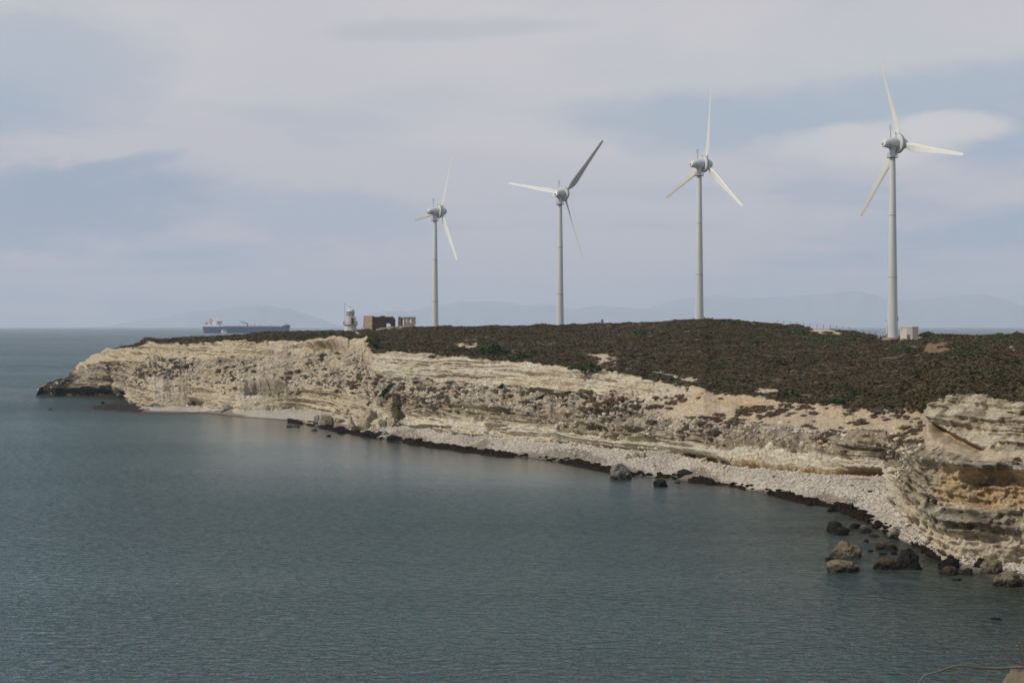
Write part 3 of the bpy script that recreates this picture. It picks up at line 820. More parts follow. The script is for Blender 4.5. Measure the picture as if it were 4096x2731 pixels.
def make_turbine(x, base_y, hub_y, D, psi, phi0, pitch, label, number, detail):
    hub_z = EYE + (EY - hub_y) / F * D
    H = 46.4
    bx = (x - CX) / F * D
    root = empty('wind_turbine', (bx, D, hub_z - H), math.radians(90 - psi))
    tag(root, label, 'wind turbine', 'four white wind turbines on the headland')
    t = MB()
    prof = []
    for i in range(13):
        h = (H - 3.5) * i / 12
        prof.append((1.32 + (0.70 - 1.32) * (h / (H - 3.5)) ** 0.92, h))
    t.lathe([(1.32, -4.0)] + prof, 40)
    tower = t.build('tower', M['white'], root, True)
    for hh in (0.335, 0.68):
        h = (H - 3.5) * hh
        r = 1.32 + (0.70 - 1.32) * hh ** 0.92
        MB().lathe([(r + 0.004, h - 0.06), (r + 0.012, h - 0.05), (r + 0.012, h + 0.05), (r + 0.004, h + 0.06)], 40).build('flange_seam', M['seam'], tower, True)
    MB().lathe([(0.70, H - 3.5 + 0.14), (0.66, H - 3.0), (0.70, H - 2.0), (0.76, H - 1.4)], 32).build('tower_neck', M['white'], root, True)
    zp = H - 3.5
    pf = MB().lathe([(0.6, zp), (1.34, zp), (1.36, zp + 0.12), (0.6, zp + 0.14)], 28).build('service_platform', M['darksteel'], root, True)
    rl = MB()
    for k in range(14):
        a = 2 * math.pi * k / 14
        rl.tube([(1.3 * math.cos(a), 1.3 * math.sin(a), zp + 0.1), (1.3 * math.cos(a), 1.3 * math.sin(a), zp + 1.15)], 0.03, 5)
    for h in (0.45, 0.8, 1.15):
        ring = [(1.3 * math.cos(2 * math.pi * k / 28), 1.3 * math.sin(2 * math.pi * k / 28), zp + h) for k in range(29)]
        rl.tube(ring, 0.028, 5, cap=False)
    rl.build('railing', M['white'], pf)
    # nacelle: rounded cone, flat cut tail with a hooded outlet
    nb = MB()
    secs = [(-2.95, 0.88, 0.86, -0.12), (-2.6, 1.02, 0.98, -0.08), (-1.8, 1.17, 1.13, -0.02), (-0.8, 1.30, 1.27, 0.0), (0.3, 1.38, 1.36, 0.0), (0.95, 1.40, 1.40, 0.0)]
    n = 32
    vs = []
    for xx_, ry, rz, dz in secs:
        for k in range(n):
            a = 2 * math.pi * k / n
            e = 0.86
            c, s = math.cos(a), math.sin(a)
            vs.append((xx_ + (0.28 * s if xx_ < -2.8 else 0), ry * math.copysign(abs(c) ** e, c), H + dz + rz * math.copysign(abs(s) ** e, s)))
    fs = [(i * n + k, (i + 1) * n + k, (i + 1) * n + (k + 1) % n, i * n + (k + 1) % n) for i in range(len(secs) - 1) for k in range(n)]
    fs += [tuple(range(n)), tuple(reversed(range((len(secs) - 1) * n, len(secs) * n)))]
    nb.add(vs, fs)
    nac = nb.build('nacelle', M['white'], root, True, 40)
    MB().lathe([(0.84, H - 1.52), (0.92, H - 1.4), (0.95, H - 0.9)], 28).build('yaw_collar', M['white'], nac, True)
    MB().box((-3.15, 0.0, H - 0.25), (0.6, 0.5, 0.5), 0, 0.9).build('tail_outlet', M['white'], nac)
    # black number on both flanks
    sg = {'a': (0, 1, 1), 'g': (0, 0, 1), 'd': (0, -1, 1), 'f': (-1, 0.5, 0), 'b': (1, 0.5, 0), 'e': (-1, -0.5, 0), 'c': (1, -0.5, 0)}
    for side in (-1, 1):
        for q, ch in enumerate(number):
            w, hgt = 0.26, 0.26
            x0 = -2.0 + (q * 0.4 if side < 0 else (1 - q) * 0.4)
            dg = MB()
            for s_ in digit_segments(ch):
                px_, pz_, hor = sg[s_]
                dg.box((x0 + px_ * w * 0.42 * (-side), side * 1.135, H - 0.36 + pz_ * hgt), (w if hor else 0.075, 0.06, 0.075 if hor else hgt))
            dg.build('number_digit', M['marking'], nac)
    MB().lathe([(1.3, 0.86), (1.46, 0.89), (1.46, 1.03), (1.3, 1.05)], 36, (0, 0, H), 'x').build('nacelle_seam', M['seam'], nac, True)
    gen = MB().lathe([(1.35, 0.98), (2.12, 1.02), (2.36, 1.12), (2.42, 1.3), (2.42, 1.52)], 48, (0, 0, H), 'x').build('generator_ring', M['white'], root, True)
    MB().lathe([(2.1, 1.44), (2.445, 1.47), (2.445, 1.64), (2.1, 1.67)], 48, (0, 0, H), 'x').build('ring_seam', M['seam'], gen, True)
    sp = MB().lathe([(2.1, 1.61), (2.40, 1.63), (2.40, 1.85), (2.22, 2.1), (1.72, 2.45), (1.50, 2.8), (1.40, 3.3), (1.22, 3.75), (0.9, 4.2), (0.5, 4.5), (0.15, 4.62), (0.02, 4.63)],
                    40, (0, 0, H), 'x').build('spinner', M['white'], root, True, 30)
    # lightning and wind-gauge mast, short lamp mast
    ma = MB().tube([(-0.6, 0, H + 1.2), (-0.6, 0, H + 3.0)], 0.06, 6)
    ma.tube([(-0.6, 0, H + 3.0), (-0.6, 0, H + 4.4)], 0.025, 5)
    lp = MB()
    for ax in (0, 1):
        ring = []
        for k in range(25):
            a = 2 * math.pi * k / 24
            o_ = 0.38 * math.cos(a)
            ring.append((-0.6 + (o_ if ax else 0), (0 if ax else o_), H + 3.6 + 0.62 * math.sin(a)))
        lp.tube(ring, 0.022, 5, cap=False)
    mast = ma.build('gauge_mast', M['darksteel'], root)
    lp.build('lightning_loop', M['darksteel'], mast)
    MB().tube([(1.0, 0.0, H + 1.4), (1.0, 0.0, H + 2.65)], 0.04, 5).box((1.0, 0, H + 2.35), (0.1, 0.5, 0.06)).build('lamp_mast', M['darksteel'], root)
    for k in range(3):
        b = bpy.data.objects.new('blade', BLADE)
        COL.objects.link(b)
        b.parent = root
        m = Matrix.Rotation(math.radians(phi0 + 120 * k), 4, 'X') @ Matrix.Rotation(math.radians(pitch), 4, 'Z')
        b.matrix_local = Matrix.Translation((2.42, 0, H)) @ m
        c = bpy.data.objects.new('root_collar', COLLAR)
        COL.objects.link(c)
        c.parent = b
    if detail:
        # door and stair on the tower's left side (world left, a little towards the viewer)
        inv = -math.radians(90 - psi)
        a0 = math.radians(187) + inv
        ca, sa = math.cos(a0), math.sin(a0)
        g = detail
        door = MB()
        pts = []
        for k in range(20):
            a = 2 * math.pi * k / 20
            pts.append((0.42 * math.copysign(abs(math.cos(a)) ** 0.6, math.cos(a)), 1.0 * math.copysign(abs(math.sin(a)) ** 0.75, math.sin(a))))
        vs = []
        for off in (1.24, 1.40):
            for u, w in pts:
                vs.append((ca * off - sa * u, sa * off + ca * u, g + 1.9 + w * 1.45))
        nn = 20
        door.add(vs, [(k, (k + 1) % nn, nn + (k + 1) % nn, nn + k) for k in range(nn)] + [tuple(range(nn, 2 * nn))])
        dr = door.build('door', M['white'], root)
        MB().box((ca * 1.42, sa * 1.42, g + 2.1), (0.06, 0.08, 0.3), a0).build('door_handle', M['darksteel'], dr)
        MB().tube([(ca * 1.3, sa * 1.3, g + 3.6), (ca * 1.75, sa * 1.75, g + 3.75)], 0.07, 6).build('door_lamp', M['darksteel'], root)
        stp = MB()
        for k in range(5):
            r_ = 1.7 + 0.42 * k
            stp.box((ca * r_, sa * r_, g + 0.62 - 0.2 * k), (0.4, 0.9, 0.06), a0)
        for u in (-0.48, 0.48):
            for k in (0, 2, 4):
                r_ = 1.7 + 0.42 * k
                p0 = (ca * r_ - sa * u, sa * r_ + ca * u, g - 0.6)
                p1 = (ca * r_ - sa * u, sa * r_ + ca * u, g + 1.55 - 0.2 * k)
                stp.tube([p0, p1], 0.04, 5)
            stp.tube([(ca * 1.4 - sa * u, sa * 1.4 + ca * u, g + 1.6), (ca * 1.75 - sa * u, sa * 1.75 + ca * u, g + 1.55),
                      (ca * 3.6 - sa * u, sa * 3.6 + ca * u, g + 0.6)], 0.04, 5)
        stp.build('entrance_stair', M['white'], root)
        a1 = math.radians(5) + inv
        MB().box((1.28 * math.cos(a1), 1.28 * math.sin(a1), g + 4.1), (0.16, 0.5, 0.95), a1).build('cable_box', M['darksteel'], root)
    return root

_v, _f = blade_mesh()
_b = mesh_obj('blade', _v, _f, M['blade'])
BLADE = _b.data; bpy.data.objects.remove(_b)
_b = MB().lathe([(0.50, 1.12), (0.56, 1.15), (0.56, 1.32), (0.48, 1.35)], 24).build('root_collar', M['seam'], None, True)
COLLAR = _b.data; bpy.data.objects.remove(_b)

make_turbine(3570, 1353, 573, 537, 58, -20, -20, 'tallest wind turbine at the far right, beside the beige kiosk', '13', 0.35)
make_turbine(2797, 1273, 656, 652, 59, 6, -20, 'wind turbine on the hilltop with one blade pointing straight up', '14', 0)
make_turbine(2240, 1297, 775, 720, 34, 41, 40, 'wind turbine second from the left with one blade stretched out to the left', '15', 0)
make_turbine(1740, 1299, 845, 800, 62, 24, -20, 'smallest wind turbine, nearest to the ruined stone house', '16', 0)

# ------------------------------------------------------------------ lighthouse
def build_lighthouse():
    D = 820.0
    k = D / F * 0.1701                 # metres per zoom pixel of the study picture
    x, y, z = P(1401.5, 1321, D)
    r = empty('lighthouse', (x, D, z))
    tag(r, 'white round lighthouse with domed lantern on the headland', 'lighthouse')
    wall = plain('weathered_white_render', (0.62, 0.59, 0.54), 0.8, 0.22, 1.2, 0.03)
    pink = plain('rust_stained_render', (0.60, 0.50, 0.45), 0.8, 0.25, 1.2, 0.03)
    glass, g, b = base_mat('lantern_glass')
    b.inputs['Base Color'].default_value = (0.30, 0.36, 0.38, 1)
    b.inputs['Roughness'].default_value = 0.08
    b.inputs['Alpha'].default_value = 0.55
    wood = plain('brown_door_paint', (0.075, 0.04, 0.03), 0.6, 0.3)
    base = MB().lathe([(2.28, -1.5), (2.25, 0.0), (2.16, 1.45)], 40).build('base_drum', wall, r, True)
    MB().lathe([(2.17, 1.45), (2.25, 1.5), (2.42, 1.9), (2.62, 2.0), (2.66, 2.05), (2.66, 2.2), (2.3, 2.22)], 40).build('cornice', pink, r, True, 25)
    for a, zz in ((-1.2, 1.0), (-2.0, 0.9), (-0.75, 0.75)):
        MB().box((2.2 * math.cos(a), 2.2 * math.sin(a), zz), (0.16, 0.22, 0.22), a).build('vent_hole', M['marking'], base)
    MB().lathe([(1.86, 2.22), (1.82, 4.5), (1.92, 4.53), (1.94, 4.72), (1.6, 4.74)], 36).build('watch_room', wall, r, True, 25)
    a = math.radians(-62)
    d = MB().box((1.80 * math.cos(a), 1.80 * math.sin(a), 3.28), (0.16, 0.85, 2.05), a).build('door', wood, r)
    MB().box((1.87 * math.cos(a), 1.87 * math.sin(a), 3.28), (0.06, 0.05, 2.0), a).build('door_seam', M['marking'], d)
    rail = MB()
    for i in range(20):
        t = 2 * math.pi * i / 20
        rail.tube([(2.58 * math.cos(t), 2.58 * math.sin(t), 2.2), (2.58 * math.cos(t), 2.58 * math.sin(t), 3.25)], 0.04, 5)
    for h in (2.55, 2.9, 3.25):
        rail.tube([(2.58 * math.cos(2 * math.pi * i / 32), 2.58 * math.sin(2 * math.pi * i / 32), h) for i in range(33)], 0.03, 5, cap=False)
    rail.build('gallery_railing', M['darksteel'], r)
    # lantern: mullions, panes, lens
    lan = MB().lathe([(1.52, 4.74), (1.52, 5.0), (1.4, 5.02)], 32)
    for i in range(12):
        t = 2 * math.pi * (i + 0.5) / 12
        lan.tube([(1.47 * math.cos(t), 1.47 * math.sin(t), 5.0), (1.47 * math.cos(t), 1.47 * math.sin(t), 6.85)], 0.06, 6)
    lantern = lan.build('lantern', M['white'], r, True)
    for i in range(12):
        t = 2 * math.pi * i / 12
        MB().box((1.42 * math.cos(t), 1.42 * math.sin(t), 5.92), (0.03, 0.70, 1.8), t).build('pane', glass, lantern)
    MB().lathe([(0.1, 5.0), (0.45, 5.05), (0.55, 5.6), (0.5, 6.3), (0.25, 6.75), (0.05, 6.8)], 20).build('lens', plain('green_grey_lens', (0.06, 0.085, 0.08), 0.15), lantern, True)
    dome = MB().lathe([(1.45, 6.78), (1.66, 6.82), (1.66, 6.95), (1.56, 7.0), (1.42, 7.35), (1.15, 7.75), (0.75, 8.05), (0.3, 8.2), (0.2, 8.25), (0.2, 8.45), (0.05, 8.47)], 32).build('dome', M['white'], r, True, 25)
    MB().lathe([(0.05, 8.42), (0.22, 8.5), (0.3, 8.68), (0.22, 8.86), (0.06, 8.95), (0.03, 9.3), (0.01, 9.32)], 18).build('finial', M['white'], dome, True, 60)
    ribs = MB()
    for i in range(12):
        t = 2 * math.pi * i / 12
        ribs.tube([(rr * math.cos(t), rr * math.sin(t), zz + 0.02) for rr, zz in ((1.57, 7.0), (1.43, 7.35), (1.16, 7.75), (0.76, 8.05), (0.3, 8.2))], 0.035, 5)
    ribs.build('dome_rib', M['white'], dome)
    MB().tube([(-1.98, -0.6, 2.2), (-1.98, -0.6, 9.7)], 0.05, 6).tube([(-1.98, -0.6, 8.0), (-1.98, -0.6, 9.9)], 0.03, 5).build('antenna_mast', M['darksteel'], r)
    MB().tube([(2.15, -1.0, 2.2), (2.15, -1.0, 5.0)], 0.07, 6).build('antenna_pole', M['darksteel'], r)
    MB().tube([(1.8, -1.5, 2.2), (1.8, -1.5, 4.4)], 0.05, 6).build('antenna_pole', M['darksteel'], r)
build_lighthouse()

# ------------------------------------------------------------------ ruined house
def block_wall(w, h, t, keep, cell=0.30, seed=0):
    """wall of squared rubble: cells removed by keep(u, v); returns verts, faces in (u, thickness, v)"""
    nu, nv = int(round(w / cell)), int(round(h / cell))
    r = np.random.default_rng(seed)
    J = r.uniform(-0.085, 0.085, (nu + 1, nv + 1, 2, 3))
    on = np.array([[keep((i + 0.5) * cell, (j + 0.5) * cell) for j in range(nv)] for i in range(nu)])
    vid, vs, fs = {}, [], []
    def v(i, j, s):
        k = (i, j, s)
        if k not in vid:
            vid[k] = len(vs)
            q = J[i, j, s]
            vs.append((i * cell + q[0], (t if s else 0.0) + q[1] * 0.6, j * cell + q[2]))
        return vid[k]
    for i in range(nu):
        for j in range(nv):
            if not on[i, j]:
                continue
            fs.append((v(i, j, 0), v(i + 1, j, 0), v(i + 1, j + 1, 0), v(i, j + 1, 0)))
            fs.append((v(i, j, 1), v(i, j + 1, 1), v(i + 1, j + 1, 1), v(i + 1, j, 1)))
            if i == 0 or not on[i - 1, j]: fs.append((v(i, j, 0), v(i, j + 1, 0), v(i, j + 1, 1), v(i, j, 1)))
            if i == nu - 1 or not on[i + 1, j]: fs.append((v(i + 1, j, 0), v(i + 1, j, 1), v(i + 1, j + 1, 1), v(i + 1, j + 1, 0)))
            if j == 0 or not on[i, j - 1]: fs.append((v(i, j, 0), v(i, j, 1), v(i + 1, j, 1), v(i + 1, j, 0)))
            if j == nv - 1 or not on[i, j + 1]: fs.append((v(i, j + 1, 0), v(i + 1, j + 1, 0), v(i + 1, j + 1, 1), v(i, j + 1, 1)))
    return vs, fs

def build_ruin():
    D = 800.0
    s = D / F * 0.1701
    x0, _, z0 = P(1300 + 1108 * 0.1701, 1150 + 985 * 0.1701, D)
    r = empty('ruined_house', (x0, D, z0))
    tag(r, 'roofless ruined stone house with broken walls beside the lighthouse', 'ruin')
    def stone(name, a, b_, c):
        m, g, b = base_mat(name)
        tc = g.n('ShaderNodeTexCoord').outputs['Object']
        vor = g.n('ShaderNodeTexVoronoi', {'Vector': tc, 'Scale': 2.6})
        n = g.noise(tc, 0.7, 5, 0.6)
        col = g.mix(g.n('ShaderNodeSeparateColor', {0: vor.outputs['Color']}).outputs[0], a, b_)
        col = g.mix(g.ramp(n, 0.48, 0.62), col, c)
        col = g.mix(g.ramp(vor.outputs['Distance'], 0.28, 0.5, 0, 0.55), col, tuple(v * 0.4 for v in a))
        g.set(b.inputs['Base Color'], col)
        b.inputs['Roughness'].default_value = 0.95
        bp = g.n('ShaderNodeBump', {'Height': vor.outputs['Distance'], 'Strength': 0.8, 'Distance': -0.15})
        g.set(b.inputs['Normal'], bp.outputs[0])
        return m
    lit = stone('sunlit_rubble', (0.34, 0.26, 0.18), (0.48, 0.39, 0.29), (0.36, 0.27, 0.19))  # lit copy: sunlight on the left face put into the stone colour
    dark = stone('shaded_rubble', (0.10, 0.068, 0.048), (0.20, 0.145, 0.105), (0.135, 0.09, 0.065))  # darker copy: shade of the walls turned from the sun painted in
    pale = stone('pale_rubble', (0.42, 0.32, 0.22), (0.60, 0.50, 0.38), (0.42, 0.31, 0.20))
    def wall(name, mat, w, h, keep, loc, ang, seed, t=0.7):
        vs, fs = block_wall(w, h, t, keep, 0.3, seed)
        o = mesh_obj(name, vs, fs, mat, r, False)
        o.location = loc
        o.rotation_euler = (0, 0, ang)
        return o
    def top(u, h, seed, amp):
        return h - amp * (0.5 + 0.5 * math.sin(u * 1.7 + seed) * math.sin(u * 0.63 + seed * 2))
    aR = math.radians(22)
    W1 = 8.6
    def keepR(u, v):
        hole = ((u - 6.25) / 0.95) ** 2 + ((v - 1.9) / 1.05) ** 2 < 1 + 0.35 * math.sin(u * 9) * math.sin(v * 7)
        return v < top(u, 5.35, 1.0, 0.35) and not hole and not (u > 8.2 and v > 4.6)
    wall('wall', dark, W1, 5.4, keepR, (0, 0, -0.6), aR, 1)
    aL = math.radians(180 - 62)
    def keepL(u, v):
        return v < top(u, 5.4, 2.2, 0.15) and not (u > 6.9 and v > 1.2 and v < 2.4)
    wl = wall('wall', lit, 7.4, 5.4, keepL, (0.0, 0.0, -0.6), aL, 2, -0.7)
    # back wall stub closing the room
    wall('wall', dark, 6.0, 4.2, lambda u, v: v < top(u, 3.9, 3.0, 1.6), (-3.4, 6.6, -0.6), aR, 5)
    # far fragment with three window slots
    xq = (1770 - 1108) * s
    def keepF(u, v):
        for a, b, lo, hi in ((0.35, 1.25, 1.2, 3.3), (1.95, 2.55, 2.0, 3.2), (3.3, 3.95, 2.1, 3.25)):
            if a < u < b and lo < v < hi:
                return False
        return v < top(u, 4.35, 0.4, 0.4) and not (u > 5.0 and v < 1.4 + 0.9 * math.sin(u * 3))
    zf = 0.75
    wall('wall', pale, 5.4, 4.4, keepF, (xq, 2.0, zf - 0.5), math.radians(4), 3)
    wall('wall', dark, 2.4, 4.4, lambda u, v: v < top(u, 4.3, 2.0, 0.5) and (v > 0.5 * math.sin(u * 5) + 0.2), (xq - 0.95, 4.0, zf - 0.5), math.radians(-64), 4)
    # fallen stones between the two fragments
    rub = MB()
    rr = random.Random(4)
    for i in range(150):
        u = rr.random()
        px_ = 2.5 + u * 10.5
        py_ = -1.6 + rr.random() * 3.2
        sc = rr.uniform(0.12, 0.42)
        zg = 0.2 + 0.09 * px_ - 0.12 * abs(py_) + rr.random() * 0.15
        rub.box((px_, py_, zg), (sc * rr.uniform(0.8, 1.6), sc, sc * 0.7), rr.random() * 3, 0.7)
    rb = rub.build('fallen_stones', pale, r)
    rb['kind'] = 'stuff'
    mound = MB()
    n = 14
    vs, fs = [], []
    for i in range(n):
        for j in range(8):
            u, w = i / (n - 1), j / 7
            vs.append((1.5 + u * 12, -2.4 + w * 4.6, -0.9 + 0.85 * math.sin(math.pi * w) + 0.085 * u * 12 * math.sin(math.pi * w) + 0.4 * rr.random()))
    for i in range(n - 1):
        for j in range(7):
            fs.append((i * 8 + j, (i + 1) * 8 + j, (i + 1) * 8 + j + 1, i * 8 + j + 1))
    mound.add(vs, fs).build('rubble_mound', pale, r, True, 60)
build_ruin()

# ------------------------------------------------------------------ transformer kiosk
def build_kiosk():
    D = 531.0
    p = P(3637, 1362, D)
    px, py = p[0], D
    m = D / F
    r = empty('electrical_kiosk', (px, py, p[2]), 0)
    tag(r, 'beige electrical kiosk with flat roof beside the wind turbine', 'kiosk')
    beige = plain('beige_render', (0.62, 0.53, 0.42), 0.85, 0.12, 0.8, 0.01)
    roofm = plain('pale_roof_slab', (0.62, 0.55, 0.46), 0.85, 0.15)
    doorm = plain('grey_louvre_steel', (0.36, 0.37, 0.36), 0.5, 0.1)
    yel = plain('yellow_warning_sign', (0.60, 0.45, 0.04), 0.5, 0.1)
    conc = plain('concrete_plinth', (0.40, 0.36, 0.31), 0.9, 0.2)
    rz = math.radians(-40)
    bd = MB().box((0, 0, 1.62), (3.2, 2.75, 3.0), rz).build('body', beige, r)
    MB().box((0, 0, 3.2), (3.48, 3.02, 0.16), rz).build('roof', roofm, r)
    MB().box((0, 0, -0.15), (3.4, 2.95, 0.6), rz).build('plinth', conc, r)
    ca, sa = math.cos(rz), math.sin(rz)
    def loc(u, v, z):
        return (u * ca - v * sa, u * sa + v * ca, z)
    # the face turned left towards the viewer is local -y
    dd = MB().box(loc(0.75, -1.40, 1.6), (1.25, 0.06, 2.7), rz).build('door', doorm, r)
    for i in range(9):
        MB().box(loc(0.62, -1.445, 0.45 + i * 0.11), (0.85, 0.05, 0.06), rz).build('louvre', M['darksteel'], dd)
    MB().box(loc(1.18, -1.445, 1.75), (0.24, 0.03, 0.55), rz).build('warning_sign', yel, dd)
    MB().box(loc(0.6, -1.445, 2.8), (0.4, 0.03, 0.16), rz).build('name_plate', M['white'], dd)
    MB().box(loc(-1.28, -1.40, 2.55), (0.14, 0.04, 0.34), rz).build('wall_number', M['marking'], bd)
    MB().box(loc(1.62, 0.9, 1.3), (0.05, 0.28, 0.1), rz).build('wall_plate', M['marking'], bd)
build_kiosk()

def build_pad():
    gp = plain('gravel_pad', (0.30, 0.24, 0.17), 0.95, 0.3, 2.0, 0.05)
    p = P(3570, 1353, 537)
    o = MB().lathe([(2.6, -1.2), (2.5, 0.02), (2.2, 0.1), (1.2, 0.12)], 28).build('tower_footing', gp, None, True)
    o.location = (p[0], 537, p[2] + 0.1)
    tag(o, 'round concrete footing under the tallest wind turbine', 'footing')
build_pad()

# ------------------------------------------------------------------ ships
def hull(mb, Ln, Bm, zk, zd, bow_rise=3.0, flare=3.0, n=40):
    secs = []
    for i in range(n):
        t = i / (n - 1)
        x = -Ln / 2 + Ln * t
        w = Bm / 2
        if t > 0.84:
            q = (t - 0.84) / 0.16
            w *= max(0.03, math.sqrt(max(0, 1 - q ** 2.2)))
        if t < 0.08:
            w *= 0.78 + 0.22 * (t / 0.08)
        zt = zd + (bow_rise * min(1, max(0, (t - 0.90) / 0.03)) if bow_rise else 0)
        xb = x - (flare * max(0, (t - 0.9) / 0.1)) + (4.0 * (0.06 - t) / 0.06 if t < 0.06 else 0)
        secs.append([(xb, -w * 0.85, zk), (x * 0.3 + xb * 0.7, -w, zk + (zd - zk) * 0.3), (x, -w, zt), (x, w, zt), (x * 0.3 + xb * 0.7, w, zk + (zd - zk) * 0.3), (xb, w * 0.85, zk)])
    vs = [v for s in secs for v in s]
    fs = []
    for i in range(n - 1):
        for k in range(6):
            k2 = (k + 1) % 6
            fs.append((i * 6 + k, (i + 1) * 6 + k, (i + 1) * 6 + k2, i * 6 + k2))
    fs += [tuple(range(6)), tuple(reversed(range((n - 1) * 6, n * 6)))]
    mb.add(vs, fs)

def build_ships():
    D = 5060.0
    s = D / F * 0.17857            # metres per zoom pixel
    navy = plain('navy_hull_paint', (0.002, 0.028, 0.11), 0.5, 0.2, 0.05)
    dred = plain('deck_red_oxide', (0.16, 0.06, 0.05), 0.7, 0.2, 0.1)
    shipw = plain('ship_white_paint', (0.80, 0.79, 0.76), 0.5, 0.1, 0.1)
    buff = plain('buff_funnel_paint', (0.48, 0.38, 0.30), 0.5, 0.1, 0.1)
    crane = plain('dark_crane_paint', (0.045, 0.05, 0.055), 0.6, 0.2, 0.1)
    orange = plain('orange_lifeboat', (0.22, 0.07, 0.05), 0.5, 0.1)
    zsea = -D * D / (2 * REARTH)
    xc = (780 + 1162 * 0.17857 - CX) / F * D
    r = empty('tanker_ship', (xc, D, zsea))
    tag(r, 'long navy blue tanker with white aft superstructure at sea', 'ship')
    X = lambda zx: (zx - 1162) * s
    Z = lambda zy: (505 - zy) * s
    mb = MB(); hull(mb, X(2140) - X(185), 30, -5.0, Z(366), Z(335) - Z(366) + 0.2, 6.0)
    hl = mb.build('hull', navy, r, True, 30)
    MB().box((X(1250), 0, Z(366) + 0.25), (X(1880) - X(620), 29, 0.5)).build('main_deck', dred, r)
    MB().box((X(1250), -14.9, Z(366) - 0.7), (X(1900) - X(700), 0.4, 0.9)).build('deck_edge_stripe', dred, hl)
    rl = MB()
    for i in range(46):
        zx = 640 + i * 27
        rl.tube([(X(zx), -14.6, Z(366)), (X(zx), -14.6, Z(366) + 1.2)], 0.12, 4)
    rl.tube([(X(630), -14.6, Z(366) + 1.2), (X(1890), -14.6, Z(366) + 1.2)], 0.1, 4)
    rl.build('deck_railing', shipw, r)
    MB().box((X(1245), 0, Z(366) + 1.6), (X(1860) - X(640), 5.5, 0.7)).build('pipe_rack', dred, r)
    MB().box((X(390), 0, (Z(358) + Z(318)) / 2), (X(560) - X(225), 26, Z(318) - Z(358))).build('poop_deckhouse', shipw, r)
    sup = MB()
    for i, (a, b, lo, hi) in enumerate([(300, 596, 318, 292), (400, 596, 292, 268), (480, 596, 268, 244)]):
        sup.box(((X(a) + X(b)) / 2, 0, (Z(lo) + Z(hi)) / 2), (X(b) - X(a), 24 - i * 2, Z(hi) - Z(lo)))
    sup.box((X(545), 0, Z(240)), (X(600) - X(490), 30, 1.0))
    house = sup.build('superstructure', shipw, r)
    for lo in (306, 281, 257):
        for i in range(7):
            zx = 500 + i * 13
            MB().box((X(zx), -12.5 if lo > 300 else (-11.5 if lo > 270 else -10.5), Z(lo)), (0.6, 1.2, 0.7)).build('window', crane, house)
    MB().box((X(597), 0, Z(252)), (0.8, 20, 1.2)).build('bridge_window', crane, house)
    fun = MB().box((X(352), 0, (Z(292) + Z(207)) / 2), (X(392) - X(312), 9, Z(207) - Z(292)), 0, 0.9).build('funnel', buff, r)
    MB().tube([(X(350), 0, Z(208)), (X(350), 0, Z(195))], 1.1, 10).tube([(X(366), 1, Z(208)), (X(366), 1, Z(198))], 0.8, 8).build('exhaust_pipe', crane, fun)
    mt = MB().tube([(X(495), 0, Z(240)), (X(495), 0, Z(115))], [0.7, 0.25], 6).tube([(X(540), 0, Z(240)), (X(540), 0, Z(165))], 0.35, 5)
    mt.box((X(495), 0, Z(160)), (0.5, 6, 0.6)).box((X(497), 0, Z(205)), (4, 3, 1.6)).tube([(X(432), 0, Z(270)), (X(432), 0, Z(205))], 0.6, 6)
    mt.build('radar_mast', shipw, r)
    MB().tube([(X(218), -4, Z(352)), (X(218), -4, Z(330)), (X(285), -4, Z(250))], [0.9, 0.9, 0.5], 6).build('stern_davit', crane, r)
    MB().tube([(X(225), 4, Z(352)), (X(300), 4, Z(285))], 0.6, 6).build('stern_davit', crane, r)
    lb = MB().tube([(X(222), -4, Z(322)), (X(240), -4, Z(308)), (X(275), -4, Z(292)), (X(296), -4, Z(284))], [0.6, 1.5, 1.5, 0.6], 10).build('lifeboat', orange, r, True)
    MB().tube([(X(375), -12, Z(358)), (X(375), -12, Z(280))], 1.1, 8).build('vent_post', crane, r)
    cr = MB().tube([(X(1178), 0, Z(364)), (X(1178), 0, Z(305))], [1.4, 1.2], 10)
    cr.tube([(X(1180), -1, Z(303)), (X(1150), -1, Z(292)), (X(1002), -1, Z(244))], [1.3, 1.1, 0.45], 8)
    cr.build('deck_crane', crane, r)
    for zx, zy, rr in ((685, 312, .3), (755, 335, .6), (875, 345, .5), (983, 340, .5), (1004, 336, .5), (1270, 336, .5), (1340, 305, .6), (1380, 275, .3), (1420, 275, .3), (1468, 332, .9), (1710, 328, .4), (1865, 325, .4)):
        MB().tube([(X(zx), 0, Z(366)), (X(zx), 0, Z(zy))], rr, 6).build('deck_post', shipw if rr < .35 else crane, r)
    MB().tube([(X(2037), 0, Z(335)), (X(2037), 0, Z(262))], [0.6, 0.25], 6).box((X(2075), 0, Z(330)), (4, 8, 2.4)).tube([(X(2010), 0, Z(335)), (X(2037), 0, Z(310))], 0.3, 5).build('bow_mast', crane, r)
    # small white vessel alongside
    b = empty('supply_boat', (xc + X(675), D - 20.5, zsea))
    tag(b, 'small white supply boat alongside the blue tanker', 'boat')
    sc = s
    mb = MB(); hull(mb, 14.5, 4.6, -0.8, 1.9, 0.8, 1.5, 20)
    mb.build('hull', shipw, b, True, 30)
    MB().box((-3.4, 0, 4.8), (3.6, 3.6, 6.0)).build('wheelhouse', shipw, b)
    MB().box((-3.4, -1.85, 6.4), (2.4, 0.12, 1.0)).build('window', crane, b)
    MB().box((-0.6, 0, 4.2), (1.3, 3.0, 4.8)).build('red_housing', dred, b)
    MB().box((3.0, 0, 5.0), (4.6, 3.0, 0.5)).tube([(1.0, -1, 1.9), (1.0, -1, 7.5)], 0.25, 5).tube([(5.0, -1, 1.9), (5.0, -1, 7.5)], 0.25, 5).tube([(1.0, -1, 7.3), (5.2, -1, 7.0)], 0.25, 5).build('deck_gantry', shipw, b)
